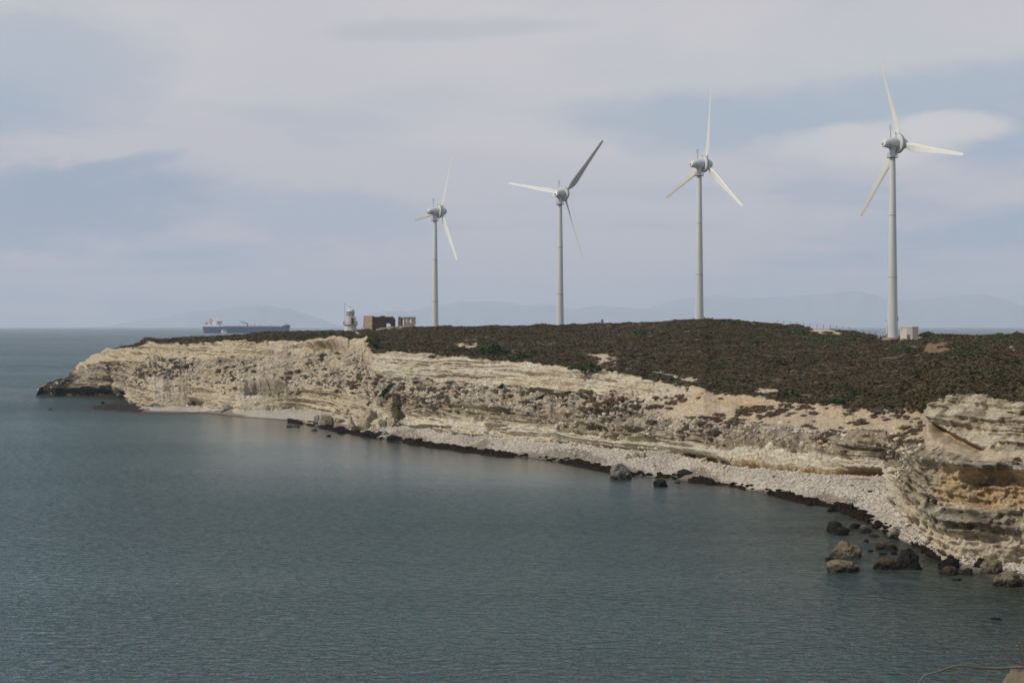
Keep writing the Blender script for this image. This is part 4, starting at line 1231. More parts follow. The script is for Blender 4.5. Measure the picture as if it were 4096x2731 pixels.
    # far ship: only its funnel and deckhouse rise over the ridge
    D2 = 5200.0
    s2 = D2 / F * 0.085
    z2 = -D2 * D2 / (2 * REARTH)
    xq = (2300 + 1280 * 0.085 - CX) / F * D2
    q = empty('distant_ship', (xq, D2, z2))
    tag(q, 'distant ship behind the ridge showing its blue funnel and white mast', 'ship')
    zz = lambda zy: EYE + (EY - (1240 + zy * 0.085)) / F * D2 - z2
    mb = MB(); hull(mb, 120, 18, -4, 12.0, 2.5, 4.0, 30)
    o = mb.build('hull', navy, q, True, 30)
    for v in o.data.vertices: v.co.x += 44
    fblue = plain('blue_funnel_paint', (0.03, 0.06, 0.16), 0.5, 0.2, 0.05)
    fn = MB().box((0, 0, (12 + zz(455)) / 2), (150 * s2, 7, zz(455) - 12), 0, 0.86).build('funnel', fblue, q)
    MB().tube([(0.4, 0, zz(460)), (0.4, 0, zz(440))], 0.6, 8).build('exhaust_pipe', crane, fn)
    MB().box((240 * s2, 0, (12 + zz(600)) / 2), (240 * s2, 14, zz(600) - 12)).box((250 * s2, 0, zz(575)), (330 * s2, 16, 1.0)).build('deckhouse', shipw, q)
    MB().tube([(185 * s2, 0, zz(600)), (185 * s2, 0, zz(300))], [0.9, 0.3], 6).tube([(225 * s2, 0, zz(600)), (225 * s2, 0, zz(400))], 0.5, 6).box((190 * s2, 0, zz(420)), (5, 3, 0.5)).box((200 * s2, 0, zz(540)), (4, 4, 4)).build('mast', shipw, q)
build_ships()

# ------------------------------------------------------------------ boulders
def rock_mesh(name, seed, sub=4, rough=0.16):
    """angular broken stone filling the box -1..1"""
    import bmesh
    bm = bmesh.new()
    bmesh.ops.create_icosphere(bm, subdivisions=sub, radius=1.0)
    v = np.array([q.co[:] for q in bm.verts])
    r = np.random.default_rng(seed)
    d = v / np.linalg.norm(v, axis=1, keepdims=True)
    dw = d + 0.16 * np.stack([fbm(d[:, 0] * 2.2 + seed, d[:, 1] * 2.2, d[:, 2] * 2.2 + 9 * k, 3, seed + 50 + k) for k in range(3)], -1)
    rad = np.ones(len(v)) * 1.05
    for i in range(16):
        nrm = r.normal(size=3) * (1, 1, 0.8); nrm /= np.linalg.norm(nrm)
        k = dw @ nrm
        rad = np.minimum(rad, np.where(k > 0.05, r.uniform(0.52, 0.9) / np.maximum(k, 0.05), 9))
    rad = rad * (1 + 0.14 * fbm(d[:, 0] * 1.8 + seed, d[:, 1] * 1.8, d[:, 2] * 1.8, 3, seed))
    rad = rad + rough * 0.9 * fbm(d[:, 0] * 3.3 + seed, d[:, 1] * 3.3, d[:, 2] * 4.5, 4, seed + 3, 0.62, ridged=True) * 0.5
    rad = rad + rough * 0.45 * fbm(d[:, 0] * 8 + seed, d[:, 1] * 8, d[:, 2] * 10, 3, seed + 7, 0.6)
    v = d * rad[:, None]
    v -= (v.max(0) + v.min(0)) / 2
    v /= (v.max(0) - v.min(0)) / 2
    for q, c in zip(bm.verts, v):
        q.co = c
    me = bpy.data.meshes.new(name)
    bm.to_mesh(me); bm.free()
    me.polygons.foreach_set('use_smooth', [True] * len(me.polygons))
    return me

def boulder(x, y, w, h, mat, label, name='boulder', seed=1, rough=0.16, rz=None, dep=0.8, sub=5, ground=None, group='boulders along the shore'):
    """x, y: photo pixel of the middle of its foot; w, h: size in photo pixels"""
    if ground is None:
        D = sea_D(y)
        z = 0.0
    else:
        p, n_, _, _ = surf(x, y)
        D = p[1]; z = p[2]
    W = w / F * D; Hh = h / F * D
    me = rock_mesh(name, seed, sub, rough=rough)
    me.materials.append(M[mat])
    o = bpy.data.objects.new(name, me)
    COL.objects.link(o)
    dep_m = max(W * dep, Hh * 0.8)
    sink = 0.75
    o.scale = (W / 2, dep_m / 2, Hh * (1 + sink) / 2)
    o.location = ((x - CX) / F * D, D + dep_m * 0.45, z + Hh * (1 - sink) / 2)
    o.rotation_euler = (0, 0, 0)
    tag(o, label, 'boulder', group)
    return o

BOULDERS = [
    # the pale rock standing off the pebble beach and its neighbours
    (2488, 1918, 96, 66, 'rock_grey', 'big pale grey boulder at the edge of the pebble beach', 3, 0.28),
    (2643, 1947, 62, 32, 'rock_dark', 'black boulder in the water right of the big grey boulder', 4, 0.3),
    (2745, 1916, 76, 40, 'rock_dark', 'craggy black rock in the seaweed line above the small black boulder', 5, 0.3),
    # cluster on the right, nearest the viewer
    (3388, 2232, 138, 70, 'rock_olive', 'largest rounded boulder in the water, light olive brown', 11, 0.34),
    (3380, 2290, 142, 50, 'rock_olive', 'low sloping boulder in front of the largest olive boulder', 12, 0.34),
    (3560, 2278, 130, 52, 'rock_brown', 'smooth dark brown boulder in the right-hand cluster', 13, 0.1),
    (3640, 2270, 92, 76, 'rock_dark', 'jagged black boulder leaning on the smooth brown boulder', 14, 0.34),
    (3660, 2278, 70, 24, 'rock_dark', 'flat black rock at the foot of the jagged black boulder', 15, 0.3),
    (3532, 2198, 58, 30, 'rock_brown', 'tan brown rock behind the smooth brown boulder, left of a pair', 16, 0.12),
    (3570, 2202, 62, 26, 'rock_brown', 'tan brown rock behind the smooth brown boulder, right of a pair', 17, 0.12),
    (3350, 2128, 82, 46, 'rock_dark', 'black rock at the back left of the right-hand cluster', 18, 0.3),
    (3372, 2140, 76, 30, 'rock_dark', 'low black rock with grey crest before the back left rock', 19, 0.28),
    (3424, 2114, 50, 22, 'rock_dark', 'small black rock touching the back left rock on its right', 20, 0.3),
    (3462, 2132, 62, 32, 'rock_grey', 'pointed grey brown rock between the black rocks and the shore', 21, 0.22),
    (3500, 2148, 44, 12, 'rock_brown', 'low reddish rock awash beside the pointed grey rock', 22, 0.2),
    (3585, 2154, 80, 50, 'rock_grey', 'grey angular boulder on the seaweed shore by the outcrop foot', 23, 0.2),
    (3645, 2128, 56, 24, 'rock_grey', 'smaller grey rock just behind the angular shore boulder', 24, 0.22),
    (3545, 2072, 58, 28, 'rock_pale', 'smooth white boulder at the pebble beach corner', 25, 0.08),
    (3466, 2168, 24, 12, 'rock_dark', 'tiny black rock awash behind the largest olive boulder', 26, 0.3),
    (3484, 2206, 22, 9, 'rock_dark', 'tiny black rock just right of the largest olive boulder', 27, 0.3),
    (3318, 2240, 34, 11, 'rock_dark', 'tiny black rock between the two olive boulders, far left', 28, 0.3),
    (3536, 2220, 36, 11, 'rock_dark', 'small black rock awash above the smooth brown boulder', 29, 0.3),
    (3578, 2218, 30, 20, 'rock_brown', 'little brown rock wedged beside the jagged black boulder', 30, 0.2),
    (3330, 2046, 48, 16, 'rock_dark', 'black rock with surf beside the seaweed line', 31, 0.3),
    (3238, 2022, 34, 12, 'rock_dark', 'small dark rock at the seaweed edge left of the surf', 32, 0.3),
    (3800, 2276, 96, 56, 'rock_dark', 'weedy black boulder below the outcrop, leftmost of the foot rocks', 33, 0.34),
    (3880, 2262, 86, 48, 'rock_pale', 'white weathered boulder between black rocks below the outcrop', 34, 0.18),
    (3928, 2282, 70, 54, 'rock_dark', 'weedy black boulder just right of the white weathered boulder', 35, 0.34),
    (3800, 2300, 84, 36, 'rock_brown', 'rounded dark rock in front of the weedy left foot boulder', 36, 0.2),
    (3870, 2300, 60, 30, 'rock_brown', 'dark brown rock at the waterline under the white boulder', 37, 0.2),
    (3975, 2302, 100, 62, 'rock_olive', 'tan boulder below the outcrop near the right edge', 38, 0.34),
    (4030, 2348, 118, 64, 'rock_olive', 'large tan boulder standing in the water at the right edge', 39, 0.34),
    (4092, 2345, 60, 36, 'rock_olive', 'tan boulder cut by the right edge of the picture', 40, 0.34),
    (3830, 2322, 40, 10, 'rock_brown', 'flat rock barely above the water under the outcrop', 41, 0.2),
    (3990, 2478, 44, 8, 'rock_dark', 'black rock awash alone in the dark water at the right', 42, 0.2),
    # tumble of rocks where the pebble beach ends (middle left)
    (1268, 1700, 34, 40, 'rock_grey', 'upright split grey rock at the end of the sandy cove', 51, 0.2),
    (1300, 1708, 60, 52, 'rock_pale', 'tall pale rock with black foot at the end of the sandy cove', 52, 0.14),
    (1345, 1724, 36, 20, 'rock_dark', 'squat black rock at the waterline right of the tall pale rock', 53, 0.2),
    (1364, 1734, 38, 14, 'rock_dark', 'low black rock in the water before the rock tumble', 54, 0.25),
    (1314, 1745, 20, 7, 'rock_dark', 'tiny black rock alone in the water before the rock tumble', 55, 0.25),
    (1256, 1722, 26, 8, 'rock_grey', 'flat grey slab at the water by the upright split rock', 56, 0.2),
    (1432, 1732, 62, 30, 'rock_brown', 'dark brown leaning rock below the huge pale boulder', 57, 0.16),
    (1470, 1746, 62, 26, 'rock_dark', 'black weedy rocks at the water below the huge pale boulder', 58, 0.3),
    (1510, 1750, 70, 26, 'rock_dark', 'brown black seaweed-covered rock right of the tumble', 59, 0.3),
    (1570, 1762, 60, 24, 'rock_dark', 'dark seaweed-covered rock at the start of the pebble beach', 60, 0.3),
    (1655, 1776, 50, 18, 'rock_dark', 'low dark rock at the waterline of the pebble beach', 61, 0.3),
    (410, 1614, 16, 8, 'rock_dark', 'small black rock in the water before the cape', 62, 0.25),
    (1170, 1707, 56, 8, 'rock_pale', 'flat pale rock barely above the water in the cove', 63, 0.15),
    (198, 1639, 18, 5, 'rock_dark', 'small dark rock awash left of the reef', 64, 0.2),
    (2710, 1932, 28, 6, 'rock_dark', 'sliver of dark rock awash right of the small black boulder', 65, 0.2),
]
for (x, y, w, h, mt_, lab, sd_, rg) in BOULDERS:
    boulder(x, y, w, h, mt_, lab, seed=sd_, rough=rg)
LANDROCKS = [
    (1480, 1712, 112, 82, 'rock_pale', 'huge pale boulder fallen at the cliff foot', 71, 0.3),
    (1404, 1712, 40, 52, 'rock_pale', 'pale block left of the huge fallen boulder', 72, 0.12),
    (1560, 1710, 64, 38, 'rock_pale', 'leaning pale slab right of the huge fallen boulder', 73, 0.14),
    (1385, 1672, 28, 42, 'rock_pale', 'upright pale block against the lower cliff', 74, 0.1),
    (1346, 1660, 40, 26, 'rock_pale', 'rounded pale rock left of the upright block', 75, 0.14),
    (1520, 1632, 34, 30, 'rock_pale', 'pale boulder perched below the dark green bush', 76, 0.14),
    (1352, 1694, 58, 26, 'rock_pale', 'low pale slabs behind the tall pale rock', 77, 0.2),
    (1500, 1732, 44, 24, 'rock_pale', 'small pale boulder below the huge fallen boulder', 78, 0.14),
    (1538, 1740, 40, 18, 'rock_grey', 'small grey boulder at the pebble beach end', 79, 0.14),
    (2512, 1836, 32, 24, 'rock_pale', 'left white block of the heap on the pebble beach', 80, 0.2),
    (2548, 1832, 36, 26, 'rock_pale', 'middle white block of the heap on the pebble beach', 81, 0.2),
    (2574, 1832, 26, 26, 'rock_pale', 'right white block of the heap on the pebble beach', 82, 0.2),
    (2306, 1826, 24, 11, 'rock_grey', 'small grey stone on the pebbles left of the white heap', 83, 0.2),
    (2616, 1866, 22, 9, 'rock_pale', 'small pale stone on the sand right of the big boulder', 84, 0.2),
    (740, 1622, 62, 62, 'rock_pale', 'smooth pale pinnacle at the cliff foot of the cape', 85, 0.08),
    (910, 1640, 64, 22, 'rock_grey', 'blocky grey ledge rock at the end of the cove beach', 86, 0.18),
    (1066, 1640, 30, 22, 'rock_pale', 'pale stone at the cliff foot of the cove', 87, 0.15),
    (325, 1478, 26, 18, 'rock_pale', 'round pale boulder on the skyline of the cape', 88, 0.12),
]
for (x, y, w, h, mt_, lab, sd_, rg) in LANDROCKS:
    boulder(x, y, w, h, mt_, lab, seed=sd_, rough=rg, ground=True, group='fallen rocks below the cliffs')

# low reef in front of the cape
def build_reef():
    n, m = 110, 18
    t, q = np.meshgrid(np.linspace(0, 1, n), np.linspace(0, 1, m))
    x = 350 + t * 225
    yf = 1637 + 14 * t; yb = 1630 - 14 * np.minimum(1, t * 2.2)
    D = sea_D(yf + (yb - yf) * q)
    X = (x - CX) / F * D
    h = np.sin(np.pi * q) ** 0.5 * np.minimum(1, 8 * t) * 0.75
    V = np.stack([X, D, -0.35 + h + 0.55 * fbm(X * 0.4, D * 0.2, 0 * X, 4, 91)], -1)
    o = grid_mesh('rock_shelf', V, M['cliff'], np.broadcast_to(np.array([0.032, 0.025, 0.019]), V.shape))
    tag(o, 'low dark brown reef running out from the cape foot', 'reef')
build_reef()

# ------------------------------------------------------------------ dried seaweed along the waterline
def build_seaweed():
    x = np.arange(1150, 3745, 2.2)
    ln = lines_at(x)
    yW, DW = ln[0]; yB, DB = ln[1]
    k = 0.17 + 0.07 * fbm(x * 0.012, 0 * x, 0 * x, 3, 95)
    k = np.where(x < 1460, 0.10, k * 0.75) * (1 - 0.3 * sstep(3000, 3500, x))
    m = 16
    V = np.zeros((m, len(x), 3))
    for j in range(m):
        q = j / (m - 1)
        y = yW + 7 + (yB - yW) * 1.0 * k * 1.25 * q - 7 * q
        tt = np.clip((yW - y) / (yW - yB), 0, 1)
        zb = tt * np.interp(x, *ZB)
        D = (EYE - zb) * F / (y - EY)
        X = (x - CX) / F * D
        h = (math.sin(math.pi * q ** 0.7) ** 0.8) * (0.55 + 0.3 * fbm(x * 0.02, 0 * x, 0 * x, 3, 96)) * np.clip(0.35 + 2.6 * (fbm(x * 0.012, 0 * x + 3, 0 * x, 4, 99) + 0.15), 0.0, 1)
        nz = fbm(X * 2.0, D * 1.3, 0 * X + q * 2, 4, 97, 0.6)
        V[j] = np.stack([X + 0.2 * nz, D + 0.5 * fbm(X * 0.9, D * 0.9, 0 * X, 3, 98), zb - 0.12 + h * (1 + 1.5 * nz)], -1)
    o = grid_mesh('seaweed', V, M['seaweed'])
    tag(o, 'bank of dark dried seaweed along the waterline', 'seaweed', kind='stuff')
build_seaweed()

# ------------------------------------------------------------------ small things on the beach
def beach_things():
    wood = plain('bleached_driftwood', (0.46, 0.36, 0.29), 0.85, 0.25, 3.0, 0.02)
    p, n, r_, c_ = surf(3470, 1924)
    o = MB().tube([(-2.3, 0.15, 0.15), (-1.2, 0, 0.28), (0, 0.05, 0.24), (1.2, -0.05, 0.16), (2.2, -0.2, 0.12)], [0.08, 0.17, 0.20, 0.20, 0.17], 9).build('driftwood_log', wood, None, True, 60)
    o.location = p; o.rotation_euler = (0, 0, math.radians(-14))
    tag(o, 'bleached driftwood log lying on the pebbles by the outcrop', 'driftwood')
    p, n, r_, c_ = surf(2915, 1868)
    o = MB().tube([(-0.9, -1.6, -0.1), (0, 0, 0.6), (0.9, 1.2, 1.6)], [0.09, 0.08, 0.03], 7).tube([(0, 0, 0.6), (0.5, 0.1, 1.5)], [0.05, 0.02], 6).build('driftwood_branch', plain('grey_branch', (0.16, 0.12, 0.09), 0.85, 0.2), None, True, 60)
    o.location = p
    tag(o, 'grey dead branch leaning at the ochre cliff foot', 'driftwood')
    for x, y, w, col, lab in ((3482, 1970, 20, (0.02, 0.035, 0.07), 'dark blue plastic crate washed up on the pebbles'),
                              (3098, 1910, 16, (0.02, 0.02, 0.02), 'black washed-up box on the pebble beach'),
                              (3410, 1945, 15, (0.03, 0.022, 0.016), 'dark brown lump of flotsam on the pebbles')):
        p, n, r_, c_ = surf(x, y)
        s = w / F * p[1]
        mb = MB()
        mb.box((0, 0, s * 0.22), (s, s * 0.7, s * 0.44), 0, 0.92)
        mb.box((0, 0, s * 0.45), (s * 1.04, s * 0.74, s * 0.06))
        o = mb.build('washed_up_box' if 'lump' not in lab else 'flotsam', plain('flotsam_' + str(x), col, 0.5, 0.3))
        o.location = p; o.rotation_euler = (0.1, 0.08, x % 7)
        tag(o, lab, 'flotsam')
beach_things()

# ------------------------------------------------------------------ vegetation
def bush_mesh(name, seed, n=170, leaf=0.20, core=True, h=0.72):
    """low cushion: leaf-sized faces spread over and inside an uneven dome of radius 1"""
    r = np.random.default_rng(seed)
    vs, fs = [], []
    a = r.uniform(0, 2 * np.pi, n); u = r.uniform(0.02, 1, n)
    el = np.arcsin(u) 
    lump = 1 + 0.28 * np.sin(a * 3 + seed) * np.cos(el) + 0.16 * np.sin(a * 5 + seed * 2)
    rr = lump * r.uniform(0.72, 1.05, n)
    cx = np.cos(a) * np.cos(el) * rr; cy = np.sin(a) * np.cos(el) * rr; cz = np.sin(el) * rr * h
    for i in range(n):
        d = Vector((cx[i], cy[i], cz[i] / h + 0.15)).normalized()
        d = (d + Vector(r.normal(0, 0.45, 3))).normalized()
        t = d.cross(Vector((0.3, 0.2, 1))).normalized()
        b = d.cross(t)
        s = leaf * r.uniform(0.6, 1.35)
        c = Vector((cx[i], cy[i], cz[i]))
        k = len(vs)
        vs += [c + t * s, c + b * s * 0.7 + d * s * 0.25, c - t * s, c - b * s * 0.7 + d * s * 0.1]
        fs.append((k, k + 1, k + 2, k + 3))
    if core:
        k = len(vs)
        m, q = 12, 4
        for j in range(q):
            e = j / (q - 1) * 1.45
            for i in range(m):
                aa = 2 * math.pi * i / m
                l = 0.82 * (1 + 0.28 * math.sin(aa * 3 + seed) * math.cos(e) + 0.16 * math.sin(aa * 5 + seed * 2))
                vs.append(Vector((math.cos(aa) * math.cos(e) * l, math.sin(aa) * math.cos(e) * l, math.sin(e) * l * h - 0.08)))
        for j in range(q - 1):
            for i in range(m):
                fs.append((k + j * m + i, k + j * m + (i + 1) % m, k + (j + 1) * m + (i + 1) % m, k + (j + 1) * m + i))
    me = bpy.data.meshes.new(name)
    me.from_pydata([tuple(v) for v in vs], [], fs)
    return me

def point_scatter(name, pts, scl, rot, protos, mat, label, cat):
    """stuff object: points carrying scale / rotation, real meshes set on them by geometry nodes"""
    hidden = bpy.data.collections.new(name + '_sources')
    for i, me in enumerate(protos):
        if mat is not None and not me.materials:
            me.materials.append(mat)
        hidden.objects.link(bpy.data.objects.new(name + '_source', me))
    me = bpy.data.meshes.new(name)
    me.vertices.add(len(pts))
    me.vertices.foreach_set('co', np.asarray(pts, np.float32).reshape(-1))
    for nm, arr in (('sc', scl), ('ro', rot)):
        at = me.attributes.new(nm, 'FLOAT_VECTOR', 'POINT')
        at.data.foreach_set('vector', np.asarray(arr, np.float32).reshape(-1))
    at = me.attributes.new('pick', 'INT', 'POINT')
    at.data.foreach_set('value', rng.integers(0, len(protos), len(pts)).astype(np.int32))
    o = bpy.data.objects.new(name, me)
    COL.objects.link(o)
    ng = bpy.data.node_groups.new(name + '_scatter', 'GeometryNodeTree')
    ng.interface.new_socket('Geometry', in_out='INPUT', socket_type='NodeSocketGeometry')
    ng.interface.new_socket('Geometry', in_out='OUTPUT', socket_type='NodeSocketGeometry')
    N = ng.nodes; Lk = ng.links
    gi = N.new('NodeGroupInput'); go = N.new('NodeGroupOutput')
    ci = N.new('GeometryNodeCollectionInfo')
    ci.inputs['Collection'].default_value = hidden
    ci.inputs['Separate Children'].default_value = True
    ci.inputs['Reset Children'].default_value = True
    ins = N.new('GeometryNodeInstanceOnPoints')
    ins.inputs['Pick Instance'].default_value = True
    def attr(nm, typ):
        a = N.new('GeometryNodeInputNamedAttribute'); a.data_type = typ
        a.inputs['Name'].default_value = nm
        return a.outputs['Attribute']
    e2r = N.new('FunctionNodeEulerToRotation')
    Lk.new(attr('ro', 'FLOAT_VECTOR'), e2r.inputs[0])
    Lk.new(gi.outputs[0], ins.inputs['Points'])
    Lk.new(ci.outputs[0], ins.inputs['Instance'])
    Lk.new(attr('pick', 'INT'), ins.inputs['Instance Index'])
    Lk.new(e2r.outputs[0], ins.inputs['Rotation'])
    Lk.new(attr('sc', 'FLOAT_VECTOR'), ins.inputs['Scale'])
    Lk.new(ins.outputs[0], go.inputs[0])
    md = o.modifiers.new('scatter', 'NODES')
    md.node_group = ng
    tag(o, label, cat, kind='stuff')
    return o

def sample_surface(mask, count, power=1.0):
    """random points on the headland grid, weighted by world area and mask (rows, cols)"""
    V = TR['V']
    a = np.linalg.norm(np.cross(V[1:, :-1] - V[:-1, :-1], V[:-1, 1:] - V[:-1, :-1]), axis=-1)
    w = (a * mask[:-1, :-1]).ravel()
    w = np.clip(w, 0, np.quantile(w[w > 0], 0.999))
    idx = rng.choice(w.size, count, p=w / w.sum())
    r, c = np.unravel_index(idx, a.shape)
    u, v = rng.random((count, 1)), rng.random((count, 1))
    p = (V[r, c] * (1 - u) * (1 - v) + V[r + 1, c] * u * (1 - v) + V[r, c + 1] * (1 - u) * v + V[r + 1, c + 1] * u * v)
    return p, r, c

BUSH = [bush_mesh('scrub_cushion', 100 + i) for i in range(5)]
S_, T_, xx_, D_ = TR['S'], TR['T'], TR['xx'], TR['D']
inview = (xx_ > 150) & (xx_ < 4500)

def build_scrub():
    clump = np.clip(0.5 + 1.6 * TR['v1'], 0.08, 1.3)
    plat = ((S_ == 5) | ((S_ == 6) & (T_ < 0.25))) & inview
    m = plat * clump * (1 - 0.96 * np.clip(TR['bare'], 0, 1)) * (1 - 0.55 * np.clip(TR['rim'], 0, 1)) * np.clip(320.0 / D_, 0.55, 1.0) * sstep(430, 560, xx_)
    p, r, c = sample_surface(m, 56000)
    s = rng.lognormal(-0.5, 0.45, len(p)).clip(0.22, 1.9)
    rim = TR['rim'][r, c]
    s *= (1 - 0.35 * rim)
    hz = rng.uniform(0.45, 0.95, len(p)) * np.where(s > 0.9, 0.62, 0.9)
    # low on the skyline near the crest so that towers keep their feet
    scl = np.stack([s, s * rng.uniform(0.8, 1.2, len(p)), s * hz], -1)
    rot = np.stack([rng.normal(0, 0.08, len(p)), rng.normal(0, 0.08, len(p)), rng.uniform(0, 6.28, len(p))], -1)
    point_scatter('scrub', p, scl, rot, BUSH, M['scrub'], 'dense low green and brown scrub covering the headland', 'scrub')
build_scrub()

SLOPE_X = [700, 880, 1090, 1290, 1480, 1640, 1820, 2010, 2180, 2330, 2500, 2680, 2900, 3150, 3450]
SLOPES = ['at the tip of the cape', 'under the stern of the tanker', 'under the bow of the tanker', 'left of the lighthouse above the cove',
          'below the lighthouse', 'below the ruined house', 'below the leftmost turbine', 'right of the leftmost turbine',
          'left of the second turbine', 'below the second turbine', 'above the big grey boulder', 'left of the sand slip',
          'at the left end of the sand slip', 'below the hilltop turbine', 'in the middle of the sand slip', 'beside the right-hand outcrop']

def build_slope_scrub():
    V1 = fbm(TR['V'][..., 0] * 0.055, TR['V'][..., 1] * 0.055, TR['V'][..., 2] * 0.1, 3, 131)
    tal = TR['talus'] * (1 - 0.93 * np.clip(TR['sand'], 0, 1)) + np.where((S_ == 2) & (T_ > 0.6), 0.45, 0)
    m = tal * inview * np.clip(0.35 + 1.2 * V1, 0.04, 0.9) * (1 - sstep(0.9, 1.0, T_)) * sstep(480, 560, xx_) * (1 - 0.75 * TR['outcrop'])
    p, r, c = sample_surface(m, 1700)
    s = rng.lognormal(-1.05, 0.4, len(p)).clip(0.18, 0.9)
    scl = np.stack([s, s, s * rng.uniform(0.7, 1.1, len(p))], -1)
    rot = np.stack([0 * s, 0 * s, rng.uniform(0, 6.28, len(p))], -1)
    small = s < np.sort(s)[-270]
    pr = [bush_mesh('dry_cushion', 200 + i, 150, 0.17) for i in range(4)]
    for me in pr: me.materials.append(M['dryscrub'])
    point_scatter('slope_scrub', p[small], scl[small], rot[small], pr, None, 'small grey brown shrubs dotted over the rocky slopes', 'scrub')
    # the largest of them stand as plants of their own
    big = np.where(~small)[0]
    for i in big:
        o = bpy.data.objects.new('dry_shrub', pr[i % 4])
        COL.objects.link(o)
        o.location = p[i]; o.scale = scl[i] * 1.15; o.rotation_euler = rot[i]
        where = SLOPES[int(np.searchsorted(SLOPE_X, xx_[r[i], c[i]]))]
        size = 'large' if s[i] > 0.72 else 'middling'
        tag(o, f'{size} rounded grey brown shrub on the slope {where}', 'shrub', f'shrubs on the slope {where}')
    # small bushes in the sand chute and near its rim
    m = (np.clip(TR['sand'], 0, 1) * np.clip(TR['talus'] + (S_ == 4), 0, 1)) * np.clip(2.2 * V1 - 0.05, 0.02, 0.8) * (xx_ < 3690)
    p, r, c = sample_surface(m, 190)
    s = rng.lognormal(-0.75, 0.35, len(p)).clip(0.22, 0.95)
    point_scatter('slump_scrub', p, np.stack([s * 1.2, s, s * 0.7], -1), np.stack([0 * s, 0 * s, rng.uniform(0, 6.28, len(p))], -1), pr, None,
                  'brown bushes sprinkled over the slumped sand slope', 'scrub')
build_slope_scrub()

def big_bush(x, y, wpx, hpx, label, tilt=0.0, mat='juniper', plateau=True, seed=0, deep=1.0, name='bush'):
    """broad leafy bush spread over the ground; tilt lays it down the slope"""
    p, n, r, c = surf(x, y)
    D = p[1]
    a = wpx / F * D / 2
    hm = max(0.8, hpx / F * D * 0.85) if plateau else hpx / F * D / 2
    rr = np.random.default_rng(300 + seed)
    nleaf = int(np.clip(900 + a * 320, 900, 3200))
    vs, fs = [], []
    b = a * deep
    root = empty(name, p)
    an = rr.uniform(0, 2 * np.pi, nleaf); q = np.sqrt(rr.uniform(0, 1, nleaf))
    l = 1 + 0.22 * np.sin(an * 3 + seed) + 0.12 * np.sin(an * 7 + seed * 3)
    u, v = np.cos(an) * q * l, np.sin(an) * q * l
    ht = (1 - q ** 2.2) * (0.8 + 0.35 * np.sin(u * 5 + seed) * np.cos(v * 4 + seed)) * rr.uniform(0.55, 1.05, nleaf)
    if plateau:
        Z = plateau_z(p[0] + u * a, p[1] + v * b) - p[2]
        pos = np.stack([u * a, v * b, Z + ht * hm], -1)
    else:      # lies down the slope, lifted off the surface
        ux, uz = math.cos(tilt), math.sin(tilt)
        pos = np.outer(u * a, (ux, 0.25, uz)) + np.outer(v * hm, (0.25, 1.2, 0.9)) + np.outer(ht * hm * 0.9, (-0.5, -0.55, 0.67))
    d = rr.normal(0, 0.6, (nleaf, 3)) + np.array([0, -0.2, 0.9])
    d /= np.linalg.norm(d, axis=1, keepdims=True)
    t = np.cross(d, (1, 0.3, 0.2)); t /= np.linalg.norm(t, axis=1, keepdims=True)
    bb = np.cross(d, t)
    sz = rr.uniform(0.13, 0.34, (nleaf, 1))
    vs = np.stack([pos + t * sz, pos + bb * sz * 0.7, pos - t * sz, pos - bb * sz * 0.7], 1).reshape(-1, 3)
    fs = np.arange(nleaf * 4).reshape(-1, 4)
    crown = mesh_obj('foliage', vs, fs, M[mat], root, False)
    st = MB()
    for i in range(7):
        an = rr.uniform(0, 6.28)
        st.tube([(0, 0, -0.3), (math.cos(an) * a * 0.25, math.sin(an) * a * 0.2 * (1 if plateau else 0.3), hm * 0.25), (math.cos(an) * a * 0.5, math.sin(an) * a * 0.4 * (1 if plateau else 0.3), hm * 0.5)], [0.09, 0.06, 0.02], 5)
    st.build('stems', M['seaweed'], root)
    tag(root, label, 'bush')
    return root

def plateau_fast(X, Y):
    return plateau_z(np.array([X]), np.array([Y]))[0]

GB = [
    (1965, 1420, 120, 62, 'tall dark green bush on the cliff edge below the leftmost turbine', 0, True, 1.0),
    (2080, 1440, 110, 36, 'dark green bush right of the tall bush on the cliff edge', 0, True, 1.0),
    (1512, 1408, 84, 30, 'dark green bush on the cliff edge below the ruined house', 0, True, 0.8),
    (1300, 1352, 110, 24, 'dark green bush on the cliff edge in front of the lighthouse', 0, True, 1.5),
    (1549, 1576, 84, 40, 'dark green bush sprawling down the slope above the huge fallen boulder', 0.85, False, 1),
    (1978, 1568, 92, 26, 'narrow green bush slanting down the slope below the long white cliff', 0.60, False, 1),
    (2143, 1606, 84, 22, 'thin green bush slanting beside a bare sandy chute', 0.62, False, 1),
    (2244, 1598, 84, 30, 'dark green bush under the overhang of the white cliff', 0.40, False, 1),
    (745, 1478, 90, 40, 'dark green bush hanging on the cape cliff', 0.45, False, 1),
    (3330, 1374, 250, 24, 'long dark green bush patch left of the tallest turbine foot', 0, True, 1.6),
    (3612, 1412, 150, 26, 'dark green bush patch below the beige kiosk', 0, True, 1.6),
    (3868, 1412, 150, 30, 'upper dark green bush patch right of the brown grass', 0, True, 1.6),
    (3880, 1436, 160, 26, 'lower dark green bush patch right of the brown grass', 0, True, 1.2),
    (3206, 1345, 84, 26, 'round dark green bush near the sandy fence line', 0, True, 1.4),
    (3990, 1358, 165, 30, 'large dark green bush on the skyline at the right edge', 0, True, 1.4),
    (3702, 1345, 64, 22, 'dark bush on the skyline right of the kiosk', 0, True, 1.4),
    (2550, 1342, 90, 26, 'dark green bush on the slope below the hilltop turbine', 0, True, 1.6),
    (2360, 1500, 130, 30, 'dark green bush along the rim of the white cliff', 0, True, 0.7),
    (3150, 1590, 110, 34, 'dark green bush at the rim above the sand slope', 0, True, 0.7),
    (3370, 1618, 100, 30, 'dark green bush at the rim, right above the brown shrub belt', 0, True, 0.7),
]
